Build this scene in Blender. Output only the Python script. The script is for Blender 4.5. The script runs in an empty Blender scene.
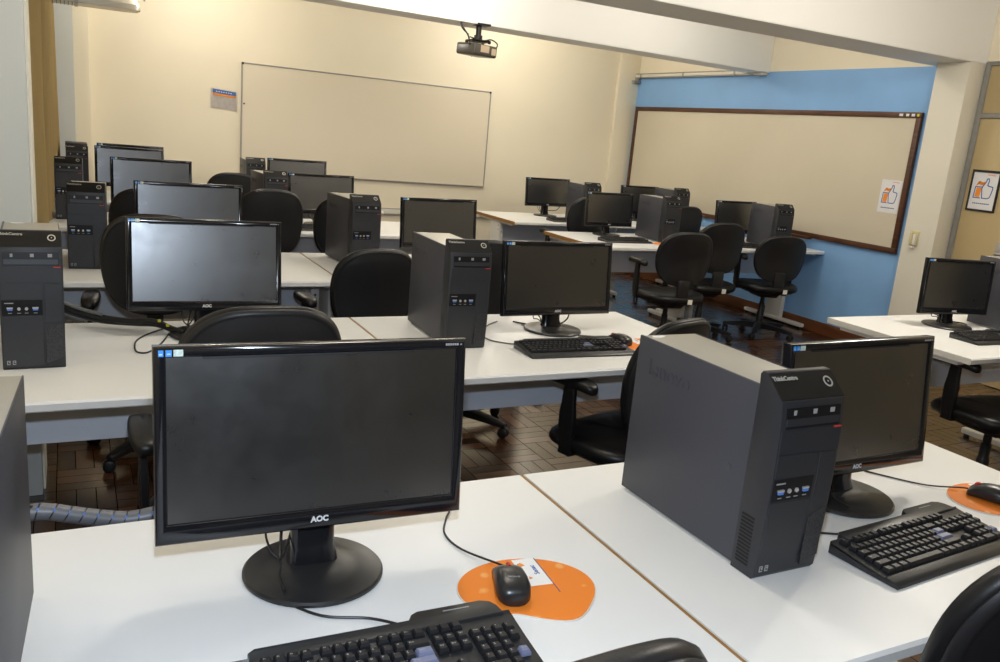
import bpy, bmesh, math, random
from mathutils import Vector, Matrix
random.seed(7)
PI = math.pi
SC = bpy.context.scene
COL = SC.collection

# ------------------------------------------------------------------ materials
def new_mat(name):
    m = bpy.data.materials.new(name); m.use_nodes = True
    return m, m.node_tree, m.node_tree.nodes['Principled BSDF']

def mat(name, col, rough=0.5, metal=0.0, spec=0.5, bump=0.0, bscale=200.0, var=0.0, vscale=6.0, coat=0.0, rvar=0.0):
    m, nt, b = new_mat(name)
    b.inputs['Base Color'].default_value = (*col, 1)
    b.inputs['Roughness'].default_value = rough
    b.inputs['Metallic'].default_value = metal
    b.inputs['Specular IOR Level'].default_value = spec
    b.inputs['Coat Weight'].default_value = coat
    if bump or var or rvar:
        tc = nt.nodes.new('ShaderNodeTexCoord')
        if bump:
            n = nt.nodes.new('ShaderNodeTexNoise'); n.inputs['Scale'].default_value = bscale
            n.inputs['Detail'].default_value = 2
            bp = nt.nodes.new('ShaderNodeBump'); bp.inputs['Strength'].default_value = bump
            bp.inputs['Distance'].default_value = 0.002
            nt.links.new(tc.outputs['Object'], n.inputs['Vector'])
            nt.links.new(n.outputs['Fac'], bp.inputs['Height'])
            nt.links.new(bp.outputs['Normal'], b.inputs['Normal'])
        if var or rvar:
            n2 = nt.nodes.new('ShaderNodeTexNoise'); n2.inputs['Scale'].default_value = vscale
            n2.inputs['Detail'].default_value = 5
            nt.links.new(tc.outputs['Object'], n2.inputs['Vector'])
            if var:
                r = nt.nodes.new('ShaderNodeMapRange')
                r.inputs['To Min'].default_value = 1 - var; r.inputs['To Max'].default_value = 1 + var
                r.inputs['From Min'].default_value = 0.3; r.inputs['From Max'].default_value = 0.7
                mx = nt.nodes.new('ShaderNodeVectorMath'); mx.operation = 'SCALE'
                mx.inputs[0].default_value = col
                nt.links.new(n2.outputs['Fac'], r.inputs['Value'])
                nt.links.new(r.outputs['Result'], mx.inputs['Scale'])
                nt.links.new(mx.outputs['Vector'], b.inputs['Base Color'])
            if rvar:
                r2 = nt.nodes.new('ShaderNodeMapRange')
                r2.inputs['From Min'].default_value = 0.3; r2.inputs['From Max'].default_value = 0.7
                r2.inputs['To Min'].default_value = rough - rvar; r2.inputs['To Max'].default_value = rough + rvar
                nt.links.new(n2.outputs['Fac'], r2.inputs['Value'])
                nt.links.new(r2.outputs['Result'], b.inputs['Roughness'])
    return m

def parquet():
    m, nt, b = new_mat('parquet')
    L = nt.links
    def math_(op, a, c=None):
        n = nt.nodes.new('ShaderNodeMath'); n.operation = op
        for i, v in enumerate((a, c)):
            if v is None: continue
            if isinstance(v, (int, float)): n.inputs[i].default_value = v
            else: L.new(v, n.inputs[i])
        return n.outputs[0]
    tc = nt.nodes.new('ShaderNodeTexCoord')
    sp = nt.nodes.new('ShaderNodeSeparateXYZ'); L.new(tc.outputs['Object'], sp.inputs[0])
    B = 0.21
    x = math_('DIVIDE', math_('ADD', sp.outputs['X'], 20.03), B); y = math_('DIVIDE', math_('ADD', sp.outputs['Y'], 20.06), B)
    fx = math_('FLOOR', x); fy = math_('FLOOR', y)
    par = math_('MODULO', math_('ADD', fx, fy), 2.0)
    ux = math_('SUBTRACT', x, fx); uy = math_('SUBTRACT', y, fy)
    def mixf(f, a, c):
        n = nt.nodes.new('ShaderNodeMix'); n.data_type = 'FLOAT'
        L.new(f, n.inputs[0]); L.new(a, n.inputs[2]); L.new(c, n.inputs[3]); return n.outputs[0]
    across = mixf(par, ux, uy); along = mixf(par, uy, ux)
    s3 = math_('MULTIPLY', across, 3.0); sid = math_('FLOOR', s3); sf = math_('SUBTRACT', s3, sid)
    cv = nt.nodes.new('ShaderNodeCombineXYZ')
    L.new(fx, cv.inputs[0]); L.new(fy, cv.inputs[1]); L.new(sid, cv.inputs[2])
    wn = nt.nodes.new('ShaderNodeTexWhiteNoise'); wn.noise_dimensions = '3D'; L.new(cv.outputs[0], wn.inputs['Vector'])
    # grain stretched along the strip
    gv = nt.nodes.new('ShaderNodeCombineXYZ')
    L.new(math_('MULTIPLY', s3, 6.0), gv.inputs[0]); L.new(math_('MULTIPLY', along, 2.0), gv.inputs[1])
    L.new(math_('MULTIPLY', wn.outputs['Value'], 50.0), gv.inputs[2])
    gn = nt.nodes.new('ShaderNodeTexNoise'); gn.inputs['Scale'].default_value = 1.6; gn.inputs['Detail'].default_value = 6
    L.new(gv.outputs[0], gn.inputs['Vector'])
    f = math_('ADD', math_('MULTIPLY', wn.outputs['Value'], 0.6), math_('MULTIPLY', gn.outputs['Fac'], 0.5))
    cr = nt.nodes.new('ShaderNodeValToRGB'); L.new(f, cr.inputs[0])
    e = cr.color_ramp.elements
    e[0].position = 0.15; e[0].color = (0.016, 0.007, 0.0035, 1)
    e[1].position = 0.95; e[1].color = (0.115, 0.046, 0.018, 1)
    k = cr.color_ramp.elements.new(0.55); k.color = (0.048, 0.019, 0.008, 1)
    def edge(v, w):   # 1 near 0 or 1
        d = math_('MINIMUM', v, math_('SUBTRACT', 1.0, v)); return math_('LESS_THAN', d, w)
    gap = math_('MAXIMUM', edge(sf, 0.024), edge(along, 0.009))
    mx = nt.nodes.new('ShaderNodeMix'); mx.data_type = 'RGBA'
    L.new(gap, mx.inputs[0]); L.new(cr.outputs[0], mx.inputs[6]); mx.inputs[7].default_value = (0.008, 0.004, 0.003, 1)
    L.new(mx.outputs[2], b.inputs['Base Color'])
    rr = nt.nodes.new('ShaderNodeMapRange'); L.new(wn.outputs['Value'], rr.inputs[0])
    rr.inputs['To Min'].default_value = 0.17; rr.inputs['To Max'].default_value = 0.30
    L.new(math_('MAXIMUM', rr.outputs[0], math_('MULTIPLY', gap, 0.9)), b.inputs['Roughness'])
    L.new(math_('MULTIPLY', math_('SUBTRACT', 1.0, gap), 0.55), b.inputs['Specular IOR Level'])
    bp = nt.nodes.new('ShaderNodeBump'); bp.inputs['Strength'].default_value = 0.25; bp.inputs['Distance'].default_value = 0.002
    L.new(math_('SUBTRACT', math_('MULTIPLY', wn.outputs['Value'], 0.3), gap), bp.inputs['Height'])
    L.new(bp.outputs[0], b.inputs['Normal'])
    L.new(math_('MULTIPLY', math_('SUBTRACT', 1.0, gap), 0.55), b.inputs['Coat Weight']); b.inputs['Coat Roughness'].default_value = 0.16
    return m

def emis(name, col, strength):
    m, nt, b = new_mat(name)
    b.inputs['Base Color'].default_value = (*col, 1)
    b.inputs['Emission Color'].default_value = (*col, 1)
    b.inputs['Emission Strength'].default_value = strength
    return m

def curtain_mat():
    m, nt, b = new_mat('curtain_fabric')
    b.inputs['Base Color'].default_value = (0.52, 0.385, 0.17, 1); b.inputs['Roughness'].default_value = 0.9
    tc = nt.nodes.new('ShaderNodeTexCoord'); w = nt.nodes.new('ShaderNodeTexWave')
    w.inputs['Scale'].default_value = 60; w.inputs['Distortion'].default_value = 1.5; w.bands_direction = 'Z'
    nt.links.new(tc.outputs['Object'], w.inputs['Vector'])
    bp = nt.nodes.new('ShaderNodeBump'); bp.inputs['Strength'].default_value = 0.15; bp.inputs['Distance'].default_value = 0.002
    nt.links.new(w.outputs['Fac'], bp.inputs['Height']); nt.links.new(bp.outputs[0], b.inputs['Normal'])
    return m

def wood_mat(name, c1, c2, scale=6.0, rough=0.45):
    m, nt, b = new_mat(name)
    tc = nt.nodes.new('ShaderNodeTexCoord'); mp = nt.nodes.new('ShaderNodeMapping')
    mp.inputs['Scale'].default_value = (scale, scale*0.12, scale)
    n = nt.nodes.new('ShaderNodeTexNoise'); n.inputs['Scale'].default_value = 5; n.inputs['Detail'].default_value = 6
    cr = nt.nodes.new('ShaderNodeValToRGB')
    cr.color_ramp.elements[0].position = .3; cr.color_ramp.elements[0].color = (*c1, 1)
    cr.color_ramp.elements[1].position = .7; cr.color_ramp.elements[1].color = (*c2, 1)
    nt.links.new(tc.outputs['Object'], mp.inputs[0]); nt.links.new(mp.outputs[0], n.inputs['Vector'])
    nt.links.new(n.outputs['Fac'], cr.inputs[0]); nt.links.new(cr.outputs[0], b.inputs['Base Color'])
    b.inputs['Roughness'].default_value = rough
    return m

def screen_mat(name, col, rough, smudge):
    m, nt, b = new_mat(name)
    b.inputs['Base Color'].default_value = (*col, 1)
    tc = nt.nodes.new('ShaderNodeTexCoord'); n = nt.nodes.new('ShaderNodeTexNoise')
    n.inputs['Scale'].default_value = 11; n.inputs['Detail'].default_value = 6; n.inputs['Roughness'].default_value = .65
    nt.links.new(tc.outputs['Object'], n.inputs['Vector'])
    r = nt.nodes.new('ShaderNodeMapRange'); r.inputs['From Min'].default_value = .35; r.inputs['From Max'].default_value = .7
    r.inputs['To Min'].default_value = rough - smudge; r.inputs['To Max'].default_value = rough + smudge
    nt.links.new(n.outputs['Fac'], r.inputs[0]); nt.links.new(r.outputs[0], b.inputs['Roughness'])
    b.inputs['Specular IOR Level'].default_value = 0.95
    b.inputs['IOR'].default_value = 1.8
    return m

def grille_mat():
    m, nt, b = new_mat('perforated_grille')
    tc = nt.nodes.new('ShaderNodeTexCoord'); v = nt.nodes.new('ShaderNodeTexVoronoi'); v.inputs['Scale'].default_value = 210
    v.inputs['Randomness'].default_value = 0.35
    nt.links.new(tc.outputs['Object'], v.inputs['Vector'])
    cr = nt.nodes.new('ShaderNodeValToRGB')
    cr.color_ramp.elements[0].position = .35; cr.color_ramp.elements[0].color = (.004, .004, .005, 1)
    cr.color_ramp.elements[1].position = .5; cr.color_ramp.elements[1].color = (.035, .036, .04, 1)
    nt.links.new(v.outputs['Distance'], cr.inputs[0]); nt.links.new(cr.outputs[0], b.inputs['Base Color'])
    b.inputs['Roughness'].default_value = .5
    return m

def pad_mat():
    m, nt, b = new_mat('orange_pad_cloth')
    tc = nt.nodes.new('ShaderNodeTexCoord'); v = nt.nodes.new('ShaderNodeTexVoronoi'); v.inputs['Scale'].default_value = 22
    n = nt.nodes.new('ShaderNodeTexNoise'); n.inputs['Scale'].default_value = 60
    nt.links.new(tc.outputs['Object'], v.inputs['Vector']); nt.links.new(tc.outputs['Object'], n.inputs['Vector'])
    ad = nt.nodes.new('ShaderNodeMath'); ad.operation = 'MULTIPLY_ADD'; ad.inputs[1].default_value = .35
    nt.links.new(n.outputs['Fac'], ad.inputs[0]); nt.links.new(v.outputs['Distance'], ad.inputs[2])
    cr = nt.nodes.new('ShaderNodeValToRGB')
    cr.color_ramp.elements[0].position = .30; cr.color_ramp.elements[0].color = (.92, .42, .12, 1)
    cr.color_ramp.elements[1].position = .42; cr.color_ramp.elements[1].color = (.88, .24, .02, 1)
    nt.links.new(ad.outputs[0], cr.inputs[0]); nt.links.new(cr.outputs[0], b.inputs['Base Color'])
    b.inputs['Roughness'].default_value = .7
    return m

MT = dict(
    wall=mat('cream_wall_paint', (.87, .795, .63), .55, bump=.08, bscale=60, var=.02, vscale=1.5),
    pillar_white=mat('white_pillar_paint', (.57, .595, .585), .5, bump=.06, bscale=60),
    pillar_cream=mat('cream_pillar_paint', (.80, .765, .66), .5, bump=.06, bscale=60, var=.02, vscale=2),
    beam=mat('pale_beam_paint', (.89, .885, .865), .5, bump=.06, bscale=60),
    blue=mat('blue_wall_paint', (.25, .48, .84), .6, bump=.06, bscale=60, var=.06, vscale=1.8),
    ceiling=mat('ceiling_paint', (.82, .80, .74), .7),
    floor=parquet(),
    base=wood_mat('red_brown_baseboard', (.11, .035, .012), (.19, .065, .022), 4),
    desk=mat('white_laminate', (.825, .83, .825), .38, spec=.4, bump=.03, bscale=300),
    deskedge=mat('white_edge_band', (.80, .79, .73), .4),
    brown=mat('brown_edge_band', (.33, .165, .04), .5, var=.1, vscale=12),
    panel=mat('grey_blue_laminate', (.70, .74, .82), .5),
    legw=mat('white_painted_steel', (.72, .71, .68), .4),
    rubber=mat('black_rubber', (.012, .012, .012), .7),
    side=mat('charcoal_painted_steel', (.060, .061, .074), .44, spec=.35, bump=.05, bscale=500),
    chassis=mat('grey_steel_chassis', (.46, .445, .40), .40, metal=.45, bump=.03, bscale=400),
    bezel=mat('black_tower_plastic', (.017, .019, .025), .50, spec=.65, bump=.06, bscale=700),
    bezel2=mat('black_recess_plastic', (.007, .007, .009), .45, spec=.3),
    cap=mat('dark_cap_plastic', (.007, .007, .008), .34, spec=.35, bump=.05, bscale=700),
    grille=grille_mat(),
    silver=mat('silver_trim', (.72, .70, .66), .3, metal=.6),
    icon=mat('pale_grey_print', (.36, .36, .36), .5),
    badge=mat('badge_print', (.42, .41, .37), .4),
    usb=mat('blue_usb_plastic', (.09, .25, .75), .4),
    red=mat('red_plastic', (.65, .05, .03), .4),
    gloss=mat('glossy_black_plastic', (.010, .010, .012), .12, spec=.5),
    mback=mat('matt_black_plastic', (.018, .018, .019), .45, bump=.05, bscale=600),
    stand=mat('dark_stand_plastic', (.020, .020, .021), .33, bump=.04, bscale=500, rvar=.04, vscale=20),
    screen=screen_mat('dark_matt_screen', (.0065, .0065, .0063), .30, .03),
    logo=mat('grey_logo_print', (.66, .66, .66), .4),
    white=mat('white_print', (.9, .9, .9), .5),
    stblue=mat('blue_sticker', (.05, .30, .80), .4),
    stpale=mat('pale_sticker', (.62, .72, .66), .4, var=.25, vscale=150),
    kbody=mat('black_keyboard_plastic', (.022, .023, .025), .38, bump=.03, bscale=800),
    kcap=mat('black_keycap', (.014, .014, .016), .45, spec=.35),
    kblue=mat('grey_blue_keycap', (.17, .19, .30), .4),
    mouse=mat('black_mouse_plastic', (.018, .018, .019), .32),
    pad=pad_mat(),
    padedge=mat('pale_pad_edge', (.75, .70, .62), .7),
    cable=mat('black_cable_rubber', (.012, .012, .012), .45),
    greycable=mat('grey_cable_rubber', (.16, .155, .145), .5),
    spiral=mat('grey_spiral_wrap', (.13, .135, .15), .42),
    bluecable=mat('blue_cable', (.02, .22, .85), .4),
    yellow=mat('yellow_tag', (.75, .65, .03), .5),
    leather=mat('black_leatherette', (.0065, .0065, .0075), .38, spec=.4, bump=.12, bscale=260),
    shell=mat('black_shell_plastic', (.010, .010, .012), .45, bump=.08, bscale=400),
    chairframe=mat('black_chair_frame', (.008, .008, .009), .4, spec=.4),
    label=mat('white_label', (.85, .83, .76), .6),
    frame=wood_mat('dark_wood_frame', (.055, .018, .007), (.115, .042, .016), 8),
    board=mat('cream_board_face', (.655, .595, .47), .45, var=.03, vscale=1.2),
    wboard=mat('whiteboard_face', (.77, .695, .555), .32, var=.02, vscale=1.0),
    alu=mat('grey_aluminium', (.38, .37, .36), .4, metal=.5),
    doorp=mat('ochre_door_laminate', (.52, .405, .215), .5, var=.03, vscale=2),
    doorf=mat('grey_door_steel', (.30, .30, .29), .4, metal=.2),
    curtain=curtain_mat(),
    rod=mat('dark_curtain_rod', (.05, .035, .02), .35, metal=.5),
    paper=mat('white_paper', (.80, .80, .83), .6),
    blackframe=mat('black_picture_frame', (.012, .012, .014), .35),
    orange=mat('orange_print', (.88, .29, .03), .6),
    navy=mat('navy_print', (.05, .08, .22), .6),
    bluep=mat('blue_print', (.06, .15, .42), .6),
    film=mat('crumpled_plastic_sleeve', (.84, .79, .77), .4, var=.08, vscale=25, bump=.3, bscale=30),
    projb=mat('dark_projector_plastic', (.07, .062, .052), .3),
    projs=mat('beige_projector_top', (.55, .43, .30), .35),
    lens=mat('projector_lens_glass', (.01, .01, .02), .05),
    outlet=mat('cream_outlet_plastic', (.62, .55, .30), .5),
    conduit=mat('white_trunking', (.78, .74, .66), .45),
    lampmetal=mat('dull_reflector_metal', (.52, .49, .43), .35, metal=.6),
    tube=mat('white_tube', (.8, .8, .76), .3),
    glass=mat('window_glass', (.55, .6, .62), .1),
)

# ------------------------------------------------------------------ mesh helpers
def bx(bm, x0, x1, y0, y1, z0, z1, bev=0.0, seg=2, M=None):
    vs = [bm.verts.new(((x0, x1)[i & 1], (y0, y1)[(i >> 1) & 1], (z0, z1)[(i >> 2) & 1])) for i in range(8)]
    fs = [(0, 2, 3, 1), (4, 5, 7, 6), (0, 1, 5, 4), (2, 6, 7, 3), (0, 4, 6, 2), (1, 3, 7, 5)]
    faces = [bm.faces.new([vs[i] for i in f]) for f in fs]
    if bev > 0:
        es = list({e for f in faces for e in f.edges})
        r = bmesh.ops.bevel(bm, geom=es, offset=bev, segments=seg, profile=.5, affect='EDGES')
        vs = list({v for v in r['verts']} | {v for v in vs if v.is_valid})
    if M is not None:
        for v in vs:
            if v.is_valid: v.co = M @ v.co
    return vs

def prism(bm, pts, a0, a1, axis='x', bev=0.0, seg=2, M=None):
    """extrude a closed 2-D outline along an axis; pts are the two other coordinates in order"""
    def P(p, a):
        return {'x': (a, p[0], p[1]), 'y': (p[0], a, p[1]), 'z': (p[0], p[1], a)}[axis]
    A = [bm.verts.new(P(p, a0)) for p in pts]; B = [bm.verts.new(P(p, a1)) for p in pts]
    n = len(pts)
    fs = [bm.faces.new(A), bm.faces.new(B[::-1])]
    for i in range(n):
        j = (i+1) % n
        fs.append(bm.faces.new((A[i], B[i], B[j], A[j])))
    bmesh.ops.recalc_face_normals(bm, faces=fs)
    vs = A + B
    if bev > 0:
        es = list({e for f in fs[:2] for e in f.edges})
        r = bmesh.ops.bevel(bm, geom=es, offset=bev, segments=seg, profile=.5, affect='EDGES')
        vs = list(set(r['verts']) | {v for v in vs if v.is_valid})
    if M is not None:
        for v in vs: v.co = M @ v.co
    return vs

def loft(bm, rings, cap0=True, cap1=True, closed=True):
    R = [[bm.verts.new(p) for p in r] for r in rings]
    n = len(R[0]); fs = []
    for a, b in zip(R[:-1], R[1:]):
        for i in range(n if closed else n-1):
            j = (i+1) % n
            fs.append(bm.faces.new((a[i], a[j], b[j], b[i])))
    if cap0: fs.append(bm.faces.new(R[0][::-1]))
    if cap1: fs.append(bm.faces.new(R[-1]))
    bmesh.ops.recalc_face_normals(bm, faces=fs)
    return R

def lathe(bm, prof, cx=0, cy=0, n=40, sx=1.0, sy=1.0):
    rings = [[(cx+sx*r*math.cos(2*PI*i/n), cy+sy*r*math.sin(2*PI*i/n), z) for i in range(n)] for r, z in prof]
    return loft(bm, rings)

def smooth_pts(pts, k=6):
    P = [Vector(p) for p in pts]; out = []
    for i in range(len(P)-1):
        p0 = P[max(i-1, 0)]; p1 = P[i]; p2 = P[i+1]; p3 = P[min(i+2, len(P)-1)]
        for j in range(k):
            t = j/k
            out.append(.5*((2*p1)+(p2-p0)*t+(2*p0-5*p1+4*p2-p3)*t*t+(3*p1-p0-3*p2+p3)*t**3))
    out.append(P[-1]); return out

def tube(bm, pts, r, n=8, sm=6):
    P = smooth_pts(pts, sm) if sm else [Vector(p) for p in pts]
    rings = []; up = Vector((0.13, 0.2, 1)).normalized()
    for i, p in enumerate(P):
        d = (P[min(i+1, len(P)-1)] - P[max(i-1, 0)])
        d = d.normalized() if d.length > 1e-9 else Vector((1, 0, 0))
        a = d.cross(up)
        if a.length < .05: a = d.cross(Vector((1, .1, 0)))
        a.normalize(); b = a.cross(d)
        rr = r(i/(len(P)-1)) if callable(r) else r
        rings.append([p + rr*(math.cos(2*PI*k/n)*a+math.sin(2*PI*k/n)*b) for k in range(n)])
    return loft(bm, rings)

def cyl(bm, p0, p1, r, n=16):
    return tube(bm, [p0, p1], r, n, 0)

def sup(a, b, n, k=48, top=None):
    """superellipse outline"""
    out = []
    for i in range(k):
        t = 2*PI*i/k; c, s = math.cos(t), math.sin(t)
        out.append((a*math.copysign(abs(c)**(2/n), c), b*math.copysign(abs(s)**(2/n), s)))
    return out

def BM(): return bmesh.new()

def build(name, bm, m, parent=None, flat=False, ang=35):
    me = bpy.data.meshes.new(name); bm.normal_update(); bm.to_mesh(me); bm.free()
    for mm in (m if isinstance(m, (list, tuple)) else [m]): me.materials.append(MT[mm])
    if not flat:
        me.polygons.foreach_set('use_smooth', [True]*len(me.polygons))
        me.set_sharp_from_angle(angle=math.radians(ang))
    o = bpy.data.objects.new(name, me); COL.objects.link(o)
    if parent: o.parent = parent
    return o

def text(name, s, size, m, parent=None, M=None, ext=.0003, bold=0.0, align='CENTER'):
    cu = bpy.data.curves.new(name, 'FONT'); cu.body = s; cu.size = size; cu.extrude = ext; cu.offset = bold
    cu.align_x = align; cu.align_y = 'CENTER'; cu.resolution_u = 3
    t = bpy.data.objects.new(name, cu); COL.objects.link(t)
    dg = bpy.context.evaluated_depsgraph_get(); dg.update()
    me = bpy.data.meshes.new_from_object(t.evaluated_get(dg))
    bpy.data.objects.remove(t); bpy.data.curves.remove(cu)
    if M is not None: me.transform(M)
    me.materials.clear(); me.materials.append(MT[m])
    o = bpy.data.objects.new(name, me); COL.objects.link(o)
    if parent: o.parent = parent
    return o

def empty(name, loc=(0, 0, 0), rz=0.0):
    o = bpy.data.objects.new(name, None); o.empty_display_size = .05; COL.objects.link(o)
    o.location = loc; o.rotation_euler = (0, 0, rz); return o

def tag(o, label, cat, group=None):
    o['label'] = label; o['category'] = cat
    if group: o['group'] = group
    return o

def struct(o, label=None, cat=None):
    o['kind'] = 'structure'
    if label: o['label'] = label
    if cat: o['category'] = cat
    return o

KIDS = {}
def kids(o):
    if o.name not in KIDS: KIDS[o.name] = [c for c in bpy.data.objects if c.parent == o]
    return KIDS[o.name]

def dup(o, parent=None):
    c = o.copy(); COL.objects.link(c)
    if parent: c.parent = parent
    for ch in kids(o): dup(ch, c)
    return c

def RX(a): return Matrix.Rotation(a, 4, 'X')
def RY(a): return Matrix.Rotation(a, 4, 'Y')
def RZ(a): return Matrix.Rotation(a, 4, 'Z')
def TR(x, y, z): return Matrix.Translation((x, y, z))
DZ = 0.74      # desk top height
# ------------------------------------------------------------------ computer tower
TW, TD = .170, .425
FRONT = [(.006, 0), (0, .008), (-.006, .10), (-.008, .20), (-.006, .30), (0, .350), (.045, .392)]
def yf(z):
    for (y0, z0), (y1, z1) in zip(FRONT[:-1], FRONT[1:]):
        if z0 <= z <= z1: return y0+(y1-y0)*(z-z0)/(z1-z0)
    return 0
def front_plate(bm, x0, x1, z0, z1, t=.0012, sink=.004):
    n = 5
    zs = [z0+(z1-z0)*i/n for i in range(n+1)]
    pts = [(yf(z)-t, z) for z in zs] + [(yf(z)+sink, z) for z in reversed(zs)]
    prism(bm, pts, x0, x1, 'x', .0008, 1)
SLOPE = math.atan2(.042, .045)      # the sloping top of the bezel
def on_slope(x, s, lift=.0026):      # s = 0..1 up the slope
    y = .045*s; z = .350+.042*s
    n = Vector((0, -math.sin(SLOPE), math.cos(SLOPE)))
    p = Vector((x, y, z)) + n*lift
    return TR(*p) @ RX(SLOPE)
def make_tower():
    r = empty('computer_tower'); r.scale = (.935, 1.025, 1.015)
    bm = BM(); bx(bm, -.0835, .0835, .056, TD, .006, .363, .003, 2)
    build('chassis', bm, 'chassis', r)
    bm = BM()
    bx(bm, -.0850, -.0822, .058, TD-.002, .008, .365, .0012, 2)
    bx(bm, -.0850, -.079, .060, TD-.003, .3632, .3656, .001, 1)
    sp = build('side_panel', bm, 'side', r)
    bm = BM(); bx(bm, .0822, .0850, .058, TD-.002, .008, .364, .0012, 2)
    build('side_panel', bm, 'side', r)
    # lenovo embossed on the side, reading from front view of the panel
    M = TR(-.0852, .312, .305) @ RZ(-PI/2) @ RX(PI/2)
    text('embossed_lettering', 'lenovo', .050, 'side', sp, M, ext=.0008, bold=.0006)
    bm = BM()
    ring = [(0, 0)]
    lathe(bm, [(.0065, 0), (.0085, .0004), (.0085, .0012), (.006, .0014)], n=24)
    for v in bm.verts: v.co = TR(-.0849, .105, .185) @ RY(-PI/2) @ v.co
    build('panel_lock', bm, 'side', sp)
    # front bezel
    bm = BM()
    pts = FRONT + [(.057, .392), (.062, .386), (.060, .362), (.060, 0)]
    prism(bm, pts, -.086, .086, 'x', .0025, 2)
    bz = build('front_bezel', bm, 'bezel', r)
    bm = BM()
    for k in range(14): bx(bm, -.0868, -.0855, .018, .050, .020+k*.0072, .0235+k*.0072)
    build('side_vent', bm, 'bezel2', bz)
    bm = BM(); bx(bm, -.0855, .0855, 0, .058, -.004, .0012, .001, 1)
    for v in bm.verts: v.co = TR(0, .0015, .3512) @ RX(SLOPE) @ v.co
    build('sloping_cap', bm, 'cap', bz)
    # optical bay, blank covers, port strip, grille
    bm = BM(); front_plate(bm, -.074, .076, .300, .338, .0004)
    ob = build('optical_drive', bm, 'bezel2', r)
    bm = BM(); front_plate(bm, -.072, .074, .3045, .318, .0012)
    build('disc_tray', bm, 'bezel', ob)
    for x, w in ((-.050, .0035), (.004, .005), (.052, .006)):
        bm = BM(); bx(bm, x-w, x+w, yf(.329)-.0012, yf(.329), .3245, .3335); build('icon', bm, 'icon', ob)
    bm = BM(); bx(bm, .060, .080, -.0085, -.005, .2955, .2980); build('release_lever', bm, 'red', r)
    bm = BM(); front_plate(bm, -.082, .082, .252, .297, .0009)
    build('bay_cover', bm, 'bezel', r)
    bm = BM(); front_plate(bm, -.082, .028, .207, .250, .0009)
    build('bay_cover', bm, 'bezel', r)
    bm = BM(); front_plate(bm, -.082, .028, .160, .204, .0003)
    pp = build('port_panel', bm, 'bezel2', r)
    for x in (-.060, .008):
        bm = BM(); bx(bm, x-.007, x+.007, -.0115, -.0075, .1745, .1795, .0005, 1); build('usb_port', bm, 'usb', pp)
        bm = BM(); bx(bm, x-.008, x+.008, -.0112, -.0076, .1797, .1835); build('usb_port', bm, 'silver', pp)
    for x in (-.036, -.016):
        bm = BM(); lathe(bm, [(.0045, 0), (.0045, .003), (.002, .003), (.002, .001)], n=18)
        for v in bm.verts: v.co = TR(x, -.0075, .179) @ RX(PI/2) @ v.co
        build('audio_jack', bm, 'silver', pp)
    bm = BM()
    for x in (-.060, -.036, -.016, .008): bx(bm, x-.005, x+.005, -.0092, -.0080, .166, .1675)
    bx(bm, -.074, -.050, -.0092, -.0080, .194, .1965)
    build('port_marking', bm, 'icon', pp)
    bm = BM(); front_plate(bm, -.082, .028, .010, .157, .0009)
    build('lower_cover', bm, 'bezel', r)
    bm = BM(); front_plate(bm, .034, .080, .140, .248, .0009)
    build('bay_cover', bm, 'bezel', r)
    bm = BM()
    pts = [(.034, .018), (.080, .034), (.080, .136), (.034, .118)]
    prism(bm, pts, -.0072, -.002, 'y', .0004, 1)
    build('vent_grille', bm, 'grille', r)
    # stickers low on the front
    bm = BM()
    for x in (-.070, -.055):
        y = yf(.024)-.0014
        for k, (a, b2, c, d) in enumerate(((0, .009, 0, .002), (0, .002, 0, .012), (.004, .009, .006, .008), (.007, .009, .004, .012), (0, .009, .010, .012))):
            bx(bm, x+a-.004, x+b2-.004, y, y+.001, .016+c, .016+d)
    build('certification_mark', bm, 'icon', r)
    # badge and power button on the slope
    text('badge', 'ThinkCentre', .0125, 'badge', r, on_slope(-.052, .74), ext=.0003, bold=.00035)
    bm = BM()
    lathe(bm, [(.0085, 0), (.0115, 0), (.0115, .0012), (.0085, .0012), (.0085, 0)], n=32)
    for v in bm.verts: v.co = on_slope(.058, .55, .0022) @ v.co
    pb = build('power_ring', bm, 'silver', r)
    bm = BM(); lathe(bm, [(.0082, 0), (.0082, .0006), (.006, .001), (.0, .001)][:3], n=24)
    for v in bm.verts: v.co = on_slope(.058, .55, .0022) @ v.co
    build('power_button', bm, 'bezel2', pb)
    bm = BM(); lathe(bm, [(.0018, .001), (.0018, .0014), (.0006, .0015)], n=12)
    for v in bm.verts: v.co = on_slope(.058, .55, .0022) @ v.co
    build('power_symbol', bm, 'silver', pb)
    # white scrap on the top rear
    bm = BM(); prism(bm, [(-.062, .405), (-.045, .398), (-.030, .404), (-.018, .412), (-.028, .416), (-.040, .413), (-.055, .417)], .3636, .3642, 'z')
    for v in bm.verts: v.co.z -= .0004
    build('paper_scrap', bm, 'white', r)
    return r

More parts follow.
